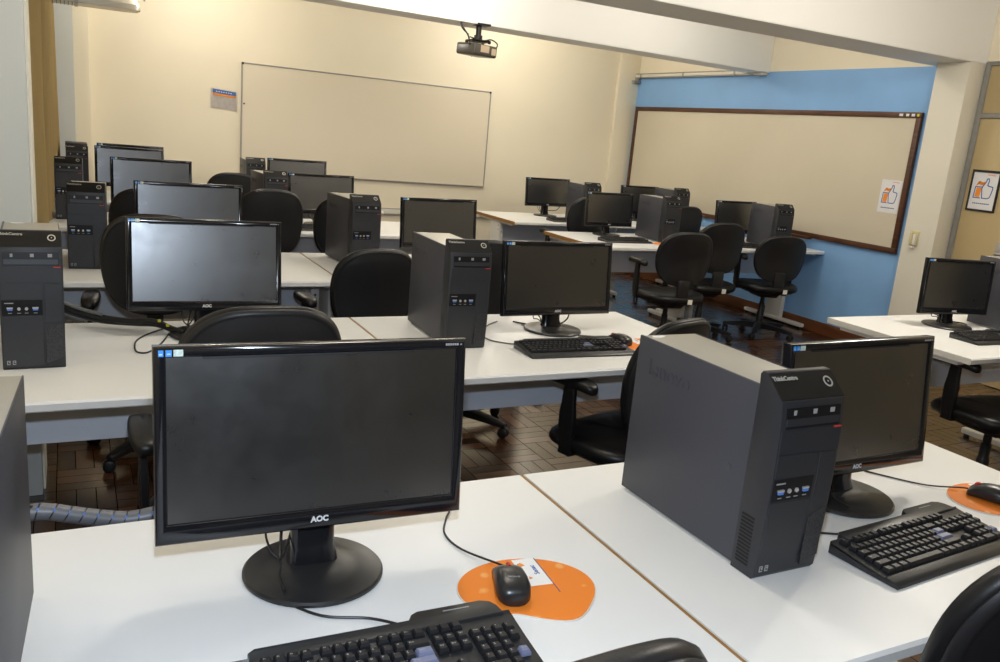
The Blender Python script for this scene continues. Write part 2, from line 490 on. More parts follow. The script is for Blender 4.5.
# ------------------------------------------------------------------ monitor (origin: centre of the stand base on the desk)
def make_monitor(W, H, tilt, z0=.10, fwd=.03, text_logo='AOC', cbl=True):
    r = empty('monitor')
    M = TR(0, -fwd, z0) @ RX(-tilt)
    def T(bm):
        for v in bm.verts: v.co = M @ v.co
        return bm
    sx, st, sb = .019, .018, .034
    # bezel ring: outer front edge rounded
    def rect(x0, x1, z0_, z1, y): return [(x0, y, z0_), (x1, y, z0_), (x1, y, z1), (x0, y, z1)]
    bm = BM(); a = W/2
    rings = [rect(-a+sx, a-sx, sb, H-st, .010), rect(-a+sx, a-sx, sb, H-st, .0045), rect(-a+sx-.003, a-sx+.003, sb-.003, H-st+.003, 0.001),
             rect(-a+.004, a-.004, .004, H-.004, -.0005), rect(-a+.001, a-.001, .001, H-.001, .002), rect(-a, a, 0, H, .006), rect(-a, a, 0, H, .024), rect(-a+.004, a-.004, .004, H-.004, .030)]
    loft(bm, rings, False, True)
    be = build('bezel', T(bm), 'gloss', r, ang=50)
    bm = BM(); bx(bm, -a+sx-.001, a-sx+.001, .0045, .008, sb-.001, H-st+.001)
    build('screen', T(bm), 'screen', r)
    # dark visor gap above the picture
    bm = BM(); bx(bm, -a*.72, a*.62, .0012, .004, H-st-.0028, H-st+.0004); build('visor_gap', T(bm), 'mback', be)
    # back shell
    bm = BM()
    loft(bm, [rect(-a+.006, a-.006, .006, H-.006, .029), rect(-a+.02, a-.02, .02, H-.02, .040), rect(-a*.62, a*.62, H*.14, H*.84, .058), rect(-a*.58, a*.58, H*.17, H*.80, .061)], False, True)
    build('back_shell', T(bm), 'mback', r)
    lm = M @ TR(0, -.0006, .0165) @ RX(PI/2)
    text('brand_logo', text_logo, .0135, 'logo', be, lm, ext=.0004, bold=.0006)
    bm = BM(); bx(bm, -a+.008, -a+.0155, -.0011, .001, H-.0155, H-.0055); bx(bm, -a+.0185, -a+.0275, -.0011, .001, H-.0155, H-.0055)
    build('energy_sticker', T(bm), 'stblue', be)
    bm = BM(); bx(bm, -a+.030, -a+.044, -.0011, .001, H-.0155, H-.0050); bx(bm, -a+.0095, -a+.014, -.00125, .001, H-.013, H-.011); bx(bm, -a+.0205, -a+.0255, -.00125, .001, H-.0125, H-.0105)
    build('energy_sticker', T(bm), 'stpale', be)
    bm = BM()
    for k in range(6): bx(bm, a-.040+k*.0042, a-.037+k*.0042, -.001, .001, H-.011, H-.0072)
    bx(bm, a-.0125, a-.0095, -.001, .001, H-.0105, H-.0082)
    build('model_marking', T(bm), 'icon', be)
    # neck and base
    bm = BM()
    def ov(cx, cy, a_, b_, z): return [(cx+p[0], cy+p[1], z) for p in sup(a_, b_, 3.5, 32)]
    loft(bm, [ov(0, .018, .046, .026, .010), ov(0, .018, .044, .024, .020), ov(0, .020, .038, .019, .045), ov(0, .022, .037, .018, z0+.03), ov(0, .028, .036, .017, z0+.10)])
    build('stand_neck', bm, 'gloss', r)
    bm = BM()
    lathe(bm, [(.117, .0), (.1215, .003), (.1215, .007), (.118, .0105), (.085, .013), (.083, .0138), (.045, .018), (.030, .019)], 0, 0, 64, 1.0, .98)
    build('stand_base', bm, 'stand', r)
    if cbl:
        bm = BM()
        tube(bm, [(-.02, .07, z0+.06), (-.045, .05, z0-.01), (-.055, .02, .055), (-.062, -.01, .040)], .0028, 6)
        tube(bm, [(-.01, .07, z0+.06), (-.028, .045, z0-.02), (-.046, .015, .050), (-.062, -.01, .036)], .0025, 6)
        tube(bm, [(-.05, .06, z0+.05), (-.078, .035, z0-.02), (-.074, .005, .050), (-.062, -.012, .038), (-.066, -.035, .022), (-.064, -.075, .0175)], .0022, 6)
        build('power_cable', bm, 'cable', r)
    return r

# ------------------------------------------------------------------ keyboard
U = .019
ROWS = [  # (y, [(x units, width, legend)...])
 (.047, [(0, 1, 'Esc')] + [(2+i, 1, 'F%d' % (i+1)) for i in range(4)] + [(6.5+i, 1, 'F%d' % (i+5)) for i in range(4)] + [(11+i, 1, 'F%d' % (i+9)) for i in range(4)] + [(15.25+i, 1, s) for i, s in enumerate(('Prt', 'Scr', 'Pau'))]),
 (.0235, [(i, 1, s) for i, s in enumerate("'1234567890-=")] + [(13, 2, 'Bksp')] + [(15.25+i, 1, s) for i, s in enumerate(('Ins', 'Hm', 'PgU'))] + [(18.5+i, 1, s) for i, s in enumerate(('Num', '/', '*', '-'))]),
 (.0045, [(0, 1.5, 'Tab')] + [(1.5+i, 1, s) for i, s in enumerate('QWERTYUIOP')] + [(11.5, 1, '`'), (12.5, 1, '['), (13.5, 1.5, 'Enter')] + [(15.25+i, 1, s) for i, s in enumerate(('Del', 'End', 'PgD'))] + [(18.5+i, 1, s) for i, s in enumerate('789')] + [(21.5, 1, '+')]),
 (-.0145, [(0, 1.75, 'Caps')] + [(1.75+i, 1, s) for i, s in enumerate('ASDFGHJKL')] + [(10.75, 1, ';'), (11.75, 1, '~'), (12.75, 2.25, 'Enter')] + [(18.5+i, 1, s) for i, s in enumerate('456')]),
 (-.0335, [(0, 2.25, 'Shift')] + [(2.25+i, 1, s) for i, s in enumerate('ZXCVBNM,.;')] + [(12.25, 2.75, 'Shift'), (16.25, 1, '^')] + [(18.5+i, 1, s) for i, s in enumerate('123')] + [(21.5, 1, 'Enter')]),
 (-.0525, [(0, 1.25, 'Ctrl'), (1.25, 1.25, 'Win'), (2.5, 1.25, 'Alt'), (3.75, 6.25, ''), (10, 1.25, 'AltGr'), (11.25, 1.25, 'Win'), (12.5, 1.25, 'Menu'), (13.75, 1.25, 'Ctrl'), (15.25, 1, '<'), (16.25, 1, 'v'), (17.25, 1, '>'), (18.5, 2, '0'), (20.5, 1, ',')]),
]
def kz(y): return .0165+(y+.06)*.10
def key_shape(bm, w, x, y, z):
    a, b = (w*U-.0022)/2, (U-.0026)/2
    r0 = [(x+px, y+py, z-.003) for px, py in ((-a, -b), (a, -b), (a, b), (-a, b))]
    r1 = [(x+px, y+py, z+.002) for px, py in ((-a+.0004, -b+.0004), (a-.0004, -b+.0004), (a-.0004, b-.0004), (-a+.0004, b-.0004))]
    r2 = [(x+px, y+py, z+.0062) for px, py in ((-a+.0025, -b+.0022), (a-.0025, -b+.0022), (a-.0025, b-.0012), (-a+.0025, b-.0012))]
    r3 = [(x+px, y+py, z+.0066) for px, py in ((-a+.0034, -b+.0031), (a-.0034, -b+.0031), (a-.0034, b-.0021), (-a+.0034, b-.0021))]
    loft(bm, [r0, r1, r2, r3])
GLY = {}
def glyph(s):
    if s not in GLY:
        cu = bpy.data.curves.new('g', 'FONT'); cu.body = s; cu.size = .0062 if len(s) < 2 else .0040; cu.extrude = 0; cu.resolution_u = 1
        cu.offset = .00012
        t = bpy.data.objects.new('g', cu); COL.objects.link(t)
        dg = bpy.context.evaluated_depsgraph_get(); dg.update()
        me = bpy.data.meshes.new_from_object(t.evaluated_get(dg)); bpy.data.objects.remove(t); bpy.data.curves.remove(cu)
        GLY[s] = me
    return GLY[s]
KEYMESH = {}
def key_mesh(w, s, blue):
    k = (w, s, blue)
    if k not in KEYMESH:
        bm = BM(); key_shape(bm, w, 0, 0, 0)
        nf = len(bm.faces)
        if s:
            g = BM(); g.from_mesh(glyph(s)); tmp = bpy.data.meshes.new('t')
            for v in g.verts: v.co = Vector((v.co.x-(w*U-.0022)/2+.0046, v.co.y+.0006, .00675))
            g.to_mesh(tmp); g.free(); bm.from_mesh(tmp); bpy.data.meshes.remove(tmp)
        bm.faces.ensure_lookup_table()
        for i, f in enumerate(bm.faces): f.material_index = 0 if i < nf else 1
        me = bpy.data.meshes.new('key'); bm.to_mesh(me); bm.free()
        me.materials.append(MT['kblue' if blue else 'kcap']); me.materials.append(MT['icon'])
        KEYMESH[k] = me
    return KEYMESH[k]
def make_keyboard(full=True):
    r = empty('keyboard')
    bm = BM()
    prof = [(-.092, .001), (-.094, .004), (-.091, .0085), (-.080, .0125), (-.066, .0150), (-.063, .0125), (.060, .0245), (.064, .0285), (.066, .026), (.066, .001)]
    prism(bm, prof, -.2275, .2275, 'x', .003, 2)
    body = build('body', bm, 'kbody', r)
    bm = BM()   # raised rear bar with rounded corner blocks
    pts = [(-.186, .050), (-.186, .076), (-.176, .084), (.060, .084), (.068, .097), (.080, .103), (.190, .103), (.205, .096), (.212, .082), (.214, .060)]
    prism(bm, pts, .001, .030, 'z', .003, 2)
    build('rear_bar', bm, 'kbody', r)
    bm = BM(); bx(bm, .120, .165, .0885, .0905, .0298, .0304); build('maker_mark', bm, 'icon', r)
    for x in (-.19, .19):
        bm = BM(); bx(bm, x-.012, x+.012, .045, .055, 0, .003, .001, 1); build('foot', bm, 'rubber', r)
    keys = []
    for ri, (y, row) in enumerate(ROWS):
        for (xu, w, s) in row:
            blue = (s == 'Enter')
            keys.append((-.2130+(xu+w/2)*U, y, w, s, blue))
    # the tall front-left keys first: keep every key but the last few of the top row as separate parts
    if full:
        far = [k for k in keys if k[1] > .04][-max(0, len(keys)-100):] if len(keys) > 100 else []
        first = True
        for k in keys:
            if k in far: continue
            o = bpy.data.objects.new('key', key_mesh(k[2], k[3], k[4])); COL.objects.link(o); o.parent = r
            o.location = (k[0], k[1], kz(k[1]))
            if k[4]: o['label'] = 'grey-blue enter key'
        if far:
            bm = BM()
            for k in far: key_shape(bm, k[2], k[0], k[1], kz(k[1]))
            o = build('keys', bm, 'kcap', r, flat=True); o['kind'] = 'stuff'
    else:
        bm = BM()
        for k in keys: key_shape(bm, k[2], k[0], k[1], kz(k[1]))
        o = build('keys', bm, 'kcap', r, flat=True)
        o['kind'] = 'stuff'
    return r

# ------------------------------------------------------------------ mouse
def make_mouse():
    r = empty('computer_mouse')
    prof = [(-.052, .012, .020), (-.050, .020, .026), (-.042, .0275, .033), (-.025, .0310, .0385), (-.005, .0305, .040), (.015, .0285, .038), (.035, .0285, .031), (.047, .0275, .023), (.053, .022, .016), (.0545, .014, .011)]
    bm = BM(); rings = []
    for y, w, h in prof:
        ring = []
        n = 24
        for i in range(n):
            t = 2*PI*i/n; c, s = math.cos(t), math.sin(t)
            x = w*math.copysign(abs(c)**.75, c); z = h*.45 + (h*.55*math.copysign(abs(s)**.8, s) if s > 0 else h*.44*math.copysign(abs(s)**.5, s))
            ring.append((x, y, max(z, .001)))
        rings.append(ring)
    loft(bm, rings)
    build('body', bm, 'mouse', r, ang=60)
    bm = BM()
    pts = []
    tube(bm, [(0, .053, .0135), (0, .047, .0235), (0, .035, .0313), (0, .02, .0366)], .0007, 6); build('button_seam', bm, 'bezel2', r)
    bm = BM(); lathe(bm, [(.0095, -.003), (.0105, -.002), (.0105, .002), (.0095, .003)], n=24)
    for v in bm.verts: v.co = TR(0, .034, .025) @ RY(PI/2) @ v.co
    build('scroll_wheel', bm, 'red', r)
    return r
def logo_mouse(r):
    text('maker_logo', 'lenovo', .008, 'icon', r, TR(0, -.020, .0395) @ RX(.10), ext=.0004)

# ------------------------------------------------------------------ mouse pad, origin at its centre
def make_pad():
    r = empty('mouse_pad')
    out = []
    n = 64
    for i in range(n):      # round pad with a wrist lobe towards the user and a wing to the right
        t = 2*PI*i/n
        x, y = .128*math.cos(t), .098*math.sin(t)
        if x > 0: x *= 1.0
        y += -.022*math.exp(-((x-.045)/.045)**2) * (1 if math.sin(t) < 0 else 0)
        y += .014*math.exp(-((x+.05)/.03)**2) * (1 if math.sin(t) < 0 else 0)
        out.append((x, y))
    bm = BM(); prism(bm, out, 0, .003, 'z'); build('base', bm, 'padedge', r)
    bm = BM(); prism(bm, [(x*.985, y*.985) for x, y in out], .0028, .0042, 'z'); build('cloth', bm, 'pad', r)
    bm = BM(); bx(bm, .006, .050, -.002, .0915, .004, .0047); lb = build('printed_label', bm, 'white', r)
    text('lettering', 'Senac', .014, 'bluep', lb, TR(.036, .050, .0049) @ RZ(PI/2), ext=.0002, bold=.0002)
    bm = BM(); prism(bm, [(.014, .064), (.024, .068), (.018, .078), (.010, .075)], .0047, .0050, 'z'); prism(bm, [(.014, .020), (.022, .023), (.016, .030)], .0047, .005, 'z')
    build('emblem', bm, 'orange', lb)
    bm = BM(); bx(bm, .0505, .0522, -.03, .0905, .004, .0046); build('stripe', bm, 'navy', r)
    return r

# ------------------------------------------------------------------ office chair (faces +y, origin on the floor below the seat centre)
def ring3(outl, z, ox=0, oy=0, sag=None):
    return [(ox+x, oy+y, z+(sag(x, y) if sag else 0)) for x, y in outl]
def make_chair(arms=True, sticker=True, bh=0.0):
    r = empty('office_chair')
    # seat cushion: waterfall front
    def sag(x, y): return -.030*max(0, (y-.10)/.13)**2 - .006*(1-(x/.24)**2)*(1-(y/.22)**2) if y > .10 else -.010*(1-min(1, (x/.24)**2))
    bm = BM()
    rs = []
    for k, z in ((.90, .412), (.97, .418), (1.0, .432), (1.0, .448), (.975, .462), (.92, .470), (.75, .476), (.45, .478), (.12, .478)):
        rs.append(ring3(sup(.255*k, .228*k, 3.0, 48), z, sag=sag))
    loft(bm, rs); build('seat', bm, 'leather', r, ang=70)
    bm = BM()
    rs = [ring3(sup(.18, .17, 3, 40), .385), ring3(sup(.215, .20, 3.2, 40), .397), ring3(sup(.226, .213, 3.2, 40), .4145)]
    loft(bm, rs); sh = build('seat_shell', bm, 'shell', r, ang=60)
    # backrest in its own frame: u across, v up, w towards the rear
    Mb = TR(0, -.205, .83) @ RX(.13)
    def outl(k):
        pts = []
        for x, v in sup(.207*k, .214*k, 2.9, 64):
            f = 1.0 - .05*max(0, v/.208)**2 - .08*max(0, -v/.208)
            pts.append((x*f, v))
        return pts
    def W(x, v): return .036*(x/.2)**2 + .014*math.cos(v/.222*2.2)
    def backloft(layers):
        bm = BM(); rs = []
        for k, w in layers:
            rs.append([tuple(Mb @ Vector((x, -w + W(x, v), v))) for x, v in outl(k)])
        loft(bm, rs); return bm
    pad = backloft([(.10, -.034), (.5, -.034), (.80, -.032), (.92, -.026), (.98, -.015), (1.0, -.003), (.99, .007), (.965, .011), (.90, .011)])
    pd = build('backrest', pad, 'leather', r, ang=70)
    shl = backloft([(.975, .009), (.985, .013), (.975, .019), (.945, .0225), (.935, .0235), (.915, .0215), (.90, .0225), (.70, .027), (.35, .029), (.08, .029)])
    build('back_shell', shl, 'shell', pd, ang=50)
    # L bracket joining back and seat
    bm = BM()
    bar = [(.06, .378), (-.10, .374), (-.165, .378), (-.198, .405), (-.204, .52), (-.196, .68)]
    P = smooth_pts([(0, y, z) for y, z in bar], 5)
    rs = []
    for i, p in enumerate(P):
        d = (P[min(i+1, len(P)-1)]-P[max(0, i-1)]).normalized(); nrm = Vector((0, -d.z, d.y))
        rs.append([p+Vector((sx_*.032, 0, 0))+nrm*sn for sx_, sn in ((-1, -.006), (1, -.006), (1, .006), (-1, .006))])
    loft(bm, rs); br = build('back_bracket', bm, 'chairframe', r)
    bm = BM(); bx(bm, -.05, .05, -.222, -.188, .43, .585, .012, 3); build('bracket_cover', bm, 'shell', br)
    if sticker:
        bm = BM(); bx(bm, .045, .083, -.228, -.2245, .405, .442, M=None); 
        build('maker_label', bm, 'label', sh)
    # mechanism, lever, column
    bm = BM(); bx(bm, -.085, .085, -.10, .10, .345, .388, .012, 2); me = build('tilt_mechanism', bm, 'chairframe', r)
    bm = BM(); tube(bm, [(.05, .03, .366), (.16, .03, .362), (.215, .03, .352)], .006, 8); bx(bm, .195, .235, .018, .042, .345, .36, .004, 2); build('height_lever', bm, 'chairframe', me)
    bm = BM(); lathe(bm, [(.030, .075), (.030, .20), (.026, .21), (.024, .215), (.024, .28), (.019, .285), (.019, .35)], n=24); build('gas_column', bm, 'chairframe', r)
    # five star base
    bm = BM(); lathe(bm, [(.045, .055), (.05, .065), (.05, .095), (.036, .115)], n=24); build('base_hub', bm, 'chairframe', r)
    for k in range(5):
        a = 2*PI*k/5 + .3; R = RZ(a)
        bm = BM()
        rs = []
        for x, w, z0, z1 in ((.03, .030, .060, .108), (.12, .028, .062, .104), (.22, .025, .060, .092), (.285, .022, .058, .082), (.308, .014, .060, .078)):
            rs.append([tuple(R @ Vector((x, y, z))) for y, z in ((-w, z0), (w, z0), (w, z1-.006), (w*.6, z1), (-w*.6, z1), (-w, z1-.006))])
        loft(bm, rs); lg = build('base_leg', bm, 'chairframe', r)
        bm = BM()
        C = R @ Vector((.285, 0, 0)); Q = TR(C.x, C.y, 0) @ RZ(a+.8+k)
        for s in (-1, 1):
            ring = []
            rsx = [[tuple(Q @ Vector((s*(.006)+s*dx, rr*math.cos(2*PI*i/20)+.012, .026+rr*math.sin(2*PI*i/20)))) for i in range(20)] for dx, rr in ((0, .022), (.002, .0255), (.013, .0255), (.016, .020))]
            loft(bm, rsx)
        rsx = [[tuple(Q @ Vector((dx, .028*math.cos(PI*i/12-.2)+.012, .028+.028*math.sin(PI*i/12-.2)))) for i in range(13)]+[tuple(Q @ Vector((dx, .012, .028)))] for dx in (-.005, .005)]
        loft(bm, rsx)
        cyl(bm, (C.x, C.y, .03), (C.x, C.y, .068), .006, 10)
        build('caster', bm, 'chairframe', lg)
    if arms:
        for s in (-1, 1):
            bm = BM()
            rs = []
            for z, x, w, t in ((.425, .252, .030, .010), (.47, .256, .034, .0125), (.56, .258, .036, .0125), (.60, .258, .030, .011), (.672, .258, .026, .010)):
                rs.append([(s*x+px, .050+py, z) for px, py in sup(t, w, 5, 20)])
            loft(bm, rs)
            bx(bm, min(s*.12, s*.26), max(s*.12, s*.26), .02, .08, .400, .412, .004, 2)
            bx(bm, s*.252-.008, s*.252+.008, .022, .078, .402, .44, .004, 2)
            po = build('armrest_post', bm, 'chairframe', r)
            bm = BM()
            rs = []
            for k, z in ((.80, .668), (.95, .672), (1.0, .680), (.99, .690), (.93, .697), (.75, .701), (.3, .7025)):
                rs.append([(s*.256+x, y+.055, z-.010*max(0, (abs(y)-.085)/.03)) for x, y in sup(.037*k, .122*(1-(1-k)*.3), 3, 36)])
            loft(bm, rs); build('arm_pad', bm, 'leather', po, ang=60)
    return r

# ------------------------------------------------------------------ desk, origin on the floor at near-left corner; width w, depth d
def make_desk(w, d, brown=(True, True)):
    r = empty('desk')
    bm = BM(); e = .007
    prof = [(.0, .712), (-.004, .716), (-.004, .734), (.002, DZ), (d, DZ), (d, .712)]
    prism(bm, prof, e if brown[0] else .0005, w-(e if brown[1] else .0005), 'x')
    build('desktop', bm, 'desk', r, ang=25)
    for side in (0, 1):
        bm = BM(); x0, x1 = (0, e) if side == 0 else (w-e, w)
        if not brown[side]: x0, x1 = (0, .0005) if side == 0 else (w-.0005, w)
        prism(bm, prof, x0, x1, 'x')
        o = build('edge_band', bm, 'brown' if brown[side] else 'deskedge', r, ang=25)
        if brown[side]: o['label'] = 'brown edge band'
    bm = BM(); bx(bm, .025, w-.025, d*.50, d*.50+.018, .46, .711, .001, 1); build('modesty_panel', bm, 'panel', r)
    for x in (.045, w-.045):
        bm = BM(); bx(bm, x-.022, x+.022, d*.5-.10, d*.5+.10, .045, .700, .006, 2); lg = build('leg', bm, 'legw', r)
        bm = BM()
        pts = sup(d*.5-.05, .026, 6, 40)
        prism(bm, [(x+q, d*.5+p) for p, q in sup(d*.5-.06, .028, 7, 44)], .018, .050, 'z', .006, 2); build('foot', bm, 'legw', lg)
        bm = BM()
        for y in (.09, d-.09): cyl(bm, (x, y, 0), (x, y, .02), .016, 14)
        build('leveller', bm, 'rubber', lg)
        bm = BM(); bx(bm, x-.025, x+.025, .07, d-.07, .690, .712, .003, 1); build('top_bracket', bm, 'legw', lg)
        bm = BM()
        for z in (.62, .66): 
            cyl(bm, (x-.023, d*.5-.07, z), (x+.023, d*.5-.07, z), .005, 10); 
        cyl(bm, (x, d*.5-.1015, .60), (x, d*.5-.098, .60), .006, 12)
        build('bolt', bm, 'rubber', lg)
    return r
# ================================================================== THE ROOM
XL, XR, YB, YF, ZC = -.42, 6.08, 8.60, -6.0, 2.95
def slab(name, x0, x1, y0, y1, z0, z1, m, bev=0):
    bm = BM(); bx(bm, x0, x1, y0, y1, z0, z1, bev); return struct(build(name, bm, m))
slab('floor', XL-.2, XR+.2, YF-.2, YB+.2, -.1, 0, 'floor')
slab('ceiling', XL-.2, XR+.2, YF-.2, YB+.2, ZC, ZC+.1, 'ceiling')
slab('wall_back', XL-.2, XR+.2, YB, YB+.15, 0, ZC, 'wall')
slab('wall_front', XL-.2, XR+.2, YF-.15, YF, 0, ZC, 'wall')
# left wall: parapet, head and window behind the curtain
bm = BM()
bx(bm, XL-.15, XL, YF, YB, 0, .92); bx(bm, XL-.15, XL, YF, YB, 2.55, ZC); bx(bm, XL-.15, XL, YF, 4.3, .92, 2.55); bx(bm, XL-.15, XL, 8.3, YB, .92, 2.55)
struct(build('wall_left', bm, 'wall'))
wn = empty('window_1', (XL-.07, 6.25, .92)); struct(wn)
bm = BM()
for y in (-1.95, -.65, .65, 1.92): bx(bm, -.02, .02, y-.025, y+.025, 0, 1.63)
for z in (.025, .8, 1.605): bx(bm, -.02, .02, -1.95, 1.95, z-.025, z+.025)
build('window_frame', bm, 'alu', wn)
bm = BM(); bx(bm, -.004, .004, -1.93, 1.93, .02, 1.61); build('pane', bm, 'glass', wn)
bm = BM(); bx(bm, -.05, .34, -1.95, 1.97, -.20, -.16, .006); build('window_sill', bm, 'wall', wn)
# right wall: blue part, upper band, door part
bm = BM(); bx(bm, XR, XR+.15, 4.2, YB, 0, 2.33); struct(build('wall_right', bm, 'blue'))
bm = BM(); bx(bm, XR, XR+.15, 4.2, YB, 2.33, ZC); struct(build('wall_right_upper', bm, 'wall'))
bm = BM(); bx(bm, XR, XR+.15, YF, 2.98, 0, 2.35); bx(bm, XR, XR+.15, YF, 4.2, 2.35, ZC); bx(bm, XR+.08, XR+.15, 2.9, 4.2, 0, 2.36); struct(build('wall_right_front', bm, 'wall'))
# pillars and beams
slab('trim_1', 5.90, XR+.01, 4.19, 4.465, 0, ZC, 'pillar_cream', .006)
def hexa(name, P, m, bev=.004):
    bm = BM(); vs = [bm.verts.new(p) for p in P]
    fs = [bm.faces.new([vs[i] for i in f]) for f in ((0, 2, 3, 1), (4, 5, 7, 6), (0, 1, 5, 4), (2, 6, 7, 3), (0, 4, 6, 2), (1, 3, 7, 5))]
    bmesh.ops.recalc_face_normals(bm, faces=fs)
    bmesh.ops.bevel(bm, geom=list({e for f in fs for e in f.edges}), offset=bev, segments=2, affect='EDGES')
    return struct(build(name, bm, m))
def beam(name, xl, xr, yl, yr, dep, zl, zr, m):
    P = []
    for z in (0, 1):
        for y in (0, 1):
            for x in (0, 1):
                P.append(((xl, xr)[x], (yl, yr)[x]+dep*y, ZC if z else (zl, zr)[x]))
    return hexa(name, P, m)
beam('trim_2', XL, XR, 5.98, 6.40, .30, 2.335, 2.32, 'beam')     # slimmer beam that carries the projector
beam('trim_3', XL, XR, 4.185, 4.185, .43, 2.35, 2.33, 'beam')      # deep beam that lands on the right pillar
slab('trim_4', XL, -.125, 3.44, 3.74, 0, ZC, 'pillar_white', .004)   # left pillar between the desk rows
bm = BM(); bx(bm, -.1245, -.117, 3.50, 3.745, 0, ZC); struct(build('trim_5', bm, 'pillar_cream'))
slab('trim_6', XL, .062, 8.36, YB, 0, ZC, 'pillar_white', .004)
slab('trim_7', .062, .185, 8.42, YB, 0, ZC, 'wall', .004)
slab('trim_8', 5.80, XR, 8.545, YB, 0, ZC, 'wall', .004)           # shallow corner column
slab('baseboard_right', XR-.018, XR, 4.465, 8.545, 0, .105, 'base', .003)
slab('baseboard_back', .185, 5.8, YB-.018, YB, 0, .09, 'base', .003)
# door
dr = empty('door_1', (XR, 4.185, 0)); struct(dr)
bm = BM(); bx(bm, -.012, .05, -.040, 0, 0, 2.345, .003); bx(bm, -.012, .05, -1.17, -1.14, 0, 2.345, .003); bx(bm, -.012, .05, -1.14, -.03, 2.32, 2.345, .003); bx(bm, -.010, .05, -1.14, -.03, 1.945, 1.98, .003)
build('door_frame', bm, 'doorf', dr)
bm = BM(); bx(bm, .004, .04, -1.138, -.032, .005, 1.943, .002); build('door_panel', bm, 'doorp', dr)
bm = BM(); bx(bm, .004, .03, -1.138, -.032, 1.982, 2.318, .002); build('transom_panel', bm, 'doorp', dr)
bm = BM(); bx(bm, -.004, .005, -.43, -.37, .88, 1.06, .002)
tube(bm, [(-.004, -.40, .98), (-.045, -.40, .98), (-.05, -.42, .98), (-.05, -.52, .98)], .009, 10); build('door_handle', bm, 'alu', dr)

# ================================================================== THINGS ON THE WALLS
# whiteboard on the back wall
wb = empty('whiteboard', (2.829, YB-.015, 1.446)); tag(wb, 'large frameless-looking whiteboard with thin grey aluminium edge on the back wall', 'whiteboard')
hx, hz = 1.332, .52
def tilted(bm, k=-.005):
    for v in bm.verts: v.co.z += k*v.co.x
bm = BM(); bx(bm, -hx+.008, hx-.008, -.008, .012, -hz+.008, hz-.008); tilted(bm); build('board_face', bm, 'wboard', wb)
bm = BM()
for a in ((-hx, hx, -hz, -hz+.012), (-hx, hx, hz-.012, hz), (-hx, -hx+.012, -hz+.012, hz-.012), (hx-.012, hx, -hz+.012, hz-.012)): bx(bm, a[0], a[1], -.014, .012, a[2], a[3], .002, 1)
tilted(bm); build('board_edge', bm, 'alu', wb)
for x in (-hx, hx-.02):
    bm = BM(); bx(bm, x, x+.02, -.017, .0, hz-.02, hz, .003, 1); tilted(bm); build('corner_cap', bm, 'rubber', wb)
bm = BM(); bx(bm, -hx+.02, -hx+.035, -.012, .0, .13, .145, .003, 1); tilted(bm); build('fixing_screw', bm, 'rubber', wb)
# framed board on the blue wall
fb = empty('framed_board', (XR-.004, 6.56, 1.408)); tag(fb, 'long cream board in a dark brown wooden frame on the blue wall', 'board')
ya, yb, za, zb = -1.935, 1.94, -.57, .567
bm = BM(); bx(bm, -.016, .003, ya+.02, yb-.02, za+.02, zb-.02); bo = build('board_face', bm, 'board', fb)
bm = BM()
for a in ((ya, yb, za, za+.045), (ya, yb, zb-.045, zb), (ya, ya+.045, za+.045, zb-.045), (yb-.045, yb, za+.045, zb-.045)): bx(bm, -.030, .004, a[0], a[1], a[2], a[3], .004, 2)
fr = build('wooden_frame', bm, 'frame', fb)
bm = BM(); bx(bm, -.075, -.028, -1.05, -.02, za-.012, za+.012, .004, 2); build('marker_tray', bm, 'frame', fb)
for i, (y, w, mm) in enumerate(((-1.75, .035, 'paper'), (-1.81, .028, 'label'), (-1.862, .03, 'paper'), (-1.908, .018, 'yellow'))):
    bm = BM(); bx(bm, -.0312, -.0295, y-w/2, y+w/2, zb-.033, zb-.013); o = build('frame_sticker', bm, mm, fr); o['label'] = 'yellow sticker' if mm == 'yellow' else 'pale sticker'
# thumbs-up notices
def thumb(parent, w, h, lift):
    """drawing on a sheet: local x across, z up, sheet faces -y"""
    def P(u, v): return (u*w, v*h)
    y = -lift
    def strip(bm, pts, r):
        P3 = smooth_pts([(p[0], 0, p[1]) for p in pts], 4) if False else [Vector((p[0], 0, p[1])) for p in pts]
        for a, b in zip(P3[:-1], P3[1:]):
            d = (b-a); 
            if d.length < 1e-6: continue
            d.normalize(); n = Vector((-d.z, 0, d.x))*r
            q = [a-d*r*.5+n, a-d*r*.5-n, b+d*r*.5-n, b+d*r*.5+n]
            prism(bm, [(p.x, p.z) for p in q], y-.0002, y+.0004, 'y')
    hand = [(-.02, -.20), (.20, -.20), (.27, -.17), (.30, -.10), (.34, .06), (.33, .12), (.16, .14), (.12, .16), (.15, .28), (.12, .34), (.06, .33), (.04, .25), (-.06, .12), (-.08, .06)]
    bm = BM(); strip(bm, [P(*p) for p in hand+[hand[0]]], .0038*w/.2); strip(bm, [P(-.09, -.2), P(-.36, -.20), P(-.34, .10), P(-.08, .10)], .0036*w/.2); build('hand_outline', bm, 'bluep', parent)
    bm = BM(); prism(bm, [P(-.32, -.17), P(-.12, -.18), P(-.09, .08), P(-.29, .08)], y-.0002, y+.0004, 'y'); build('orange_cuff', bm, 'orange', parent)
    bm = BM()
    for k in range(3): strip(bm, [P(-.32+.03*k, .14+.035*k), P(-.22, .19+.03*k), P(-.10, .16+.03*k), P(.02, .20+.02*k)], .0036*w/.2)
    strip(bm, [P(.05, .44), P(.36, .43)], .0028*w/.2)
    build('scribble', bm, 'orange', parent)
    bm = BM()
    for k in range(9): prism(bm, [P(-.34+k*.075, -.365), P(-.285+k*.075, -.365), P(-.285+k*.075, -.335), P(-.34+k*.075, -.335)], y-.0002, y+.0004, 'y')
    build('caption', bm, 'navy', parent)
nt1 = empty('notice', (XR-.0225, 4.782, 1.295), -PI/2); tag(nt1, 'unframed thumbs-up notice sheet taped on the right end of the brown framed board', 'notice')
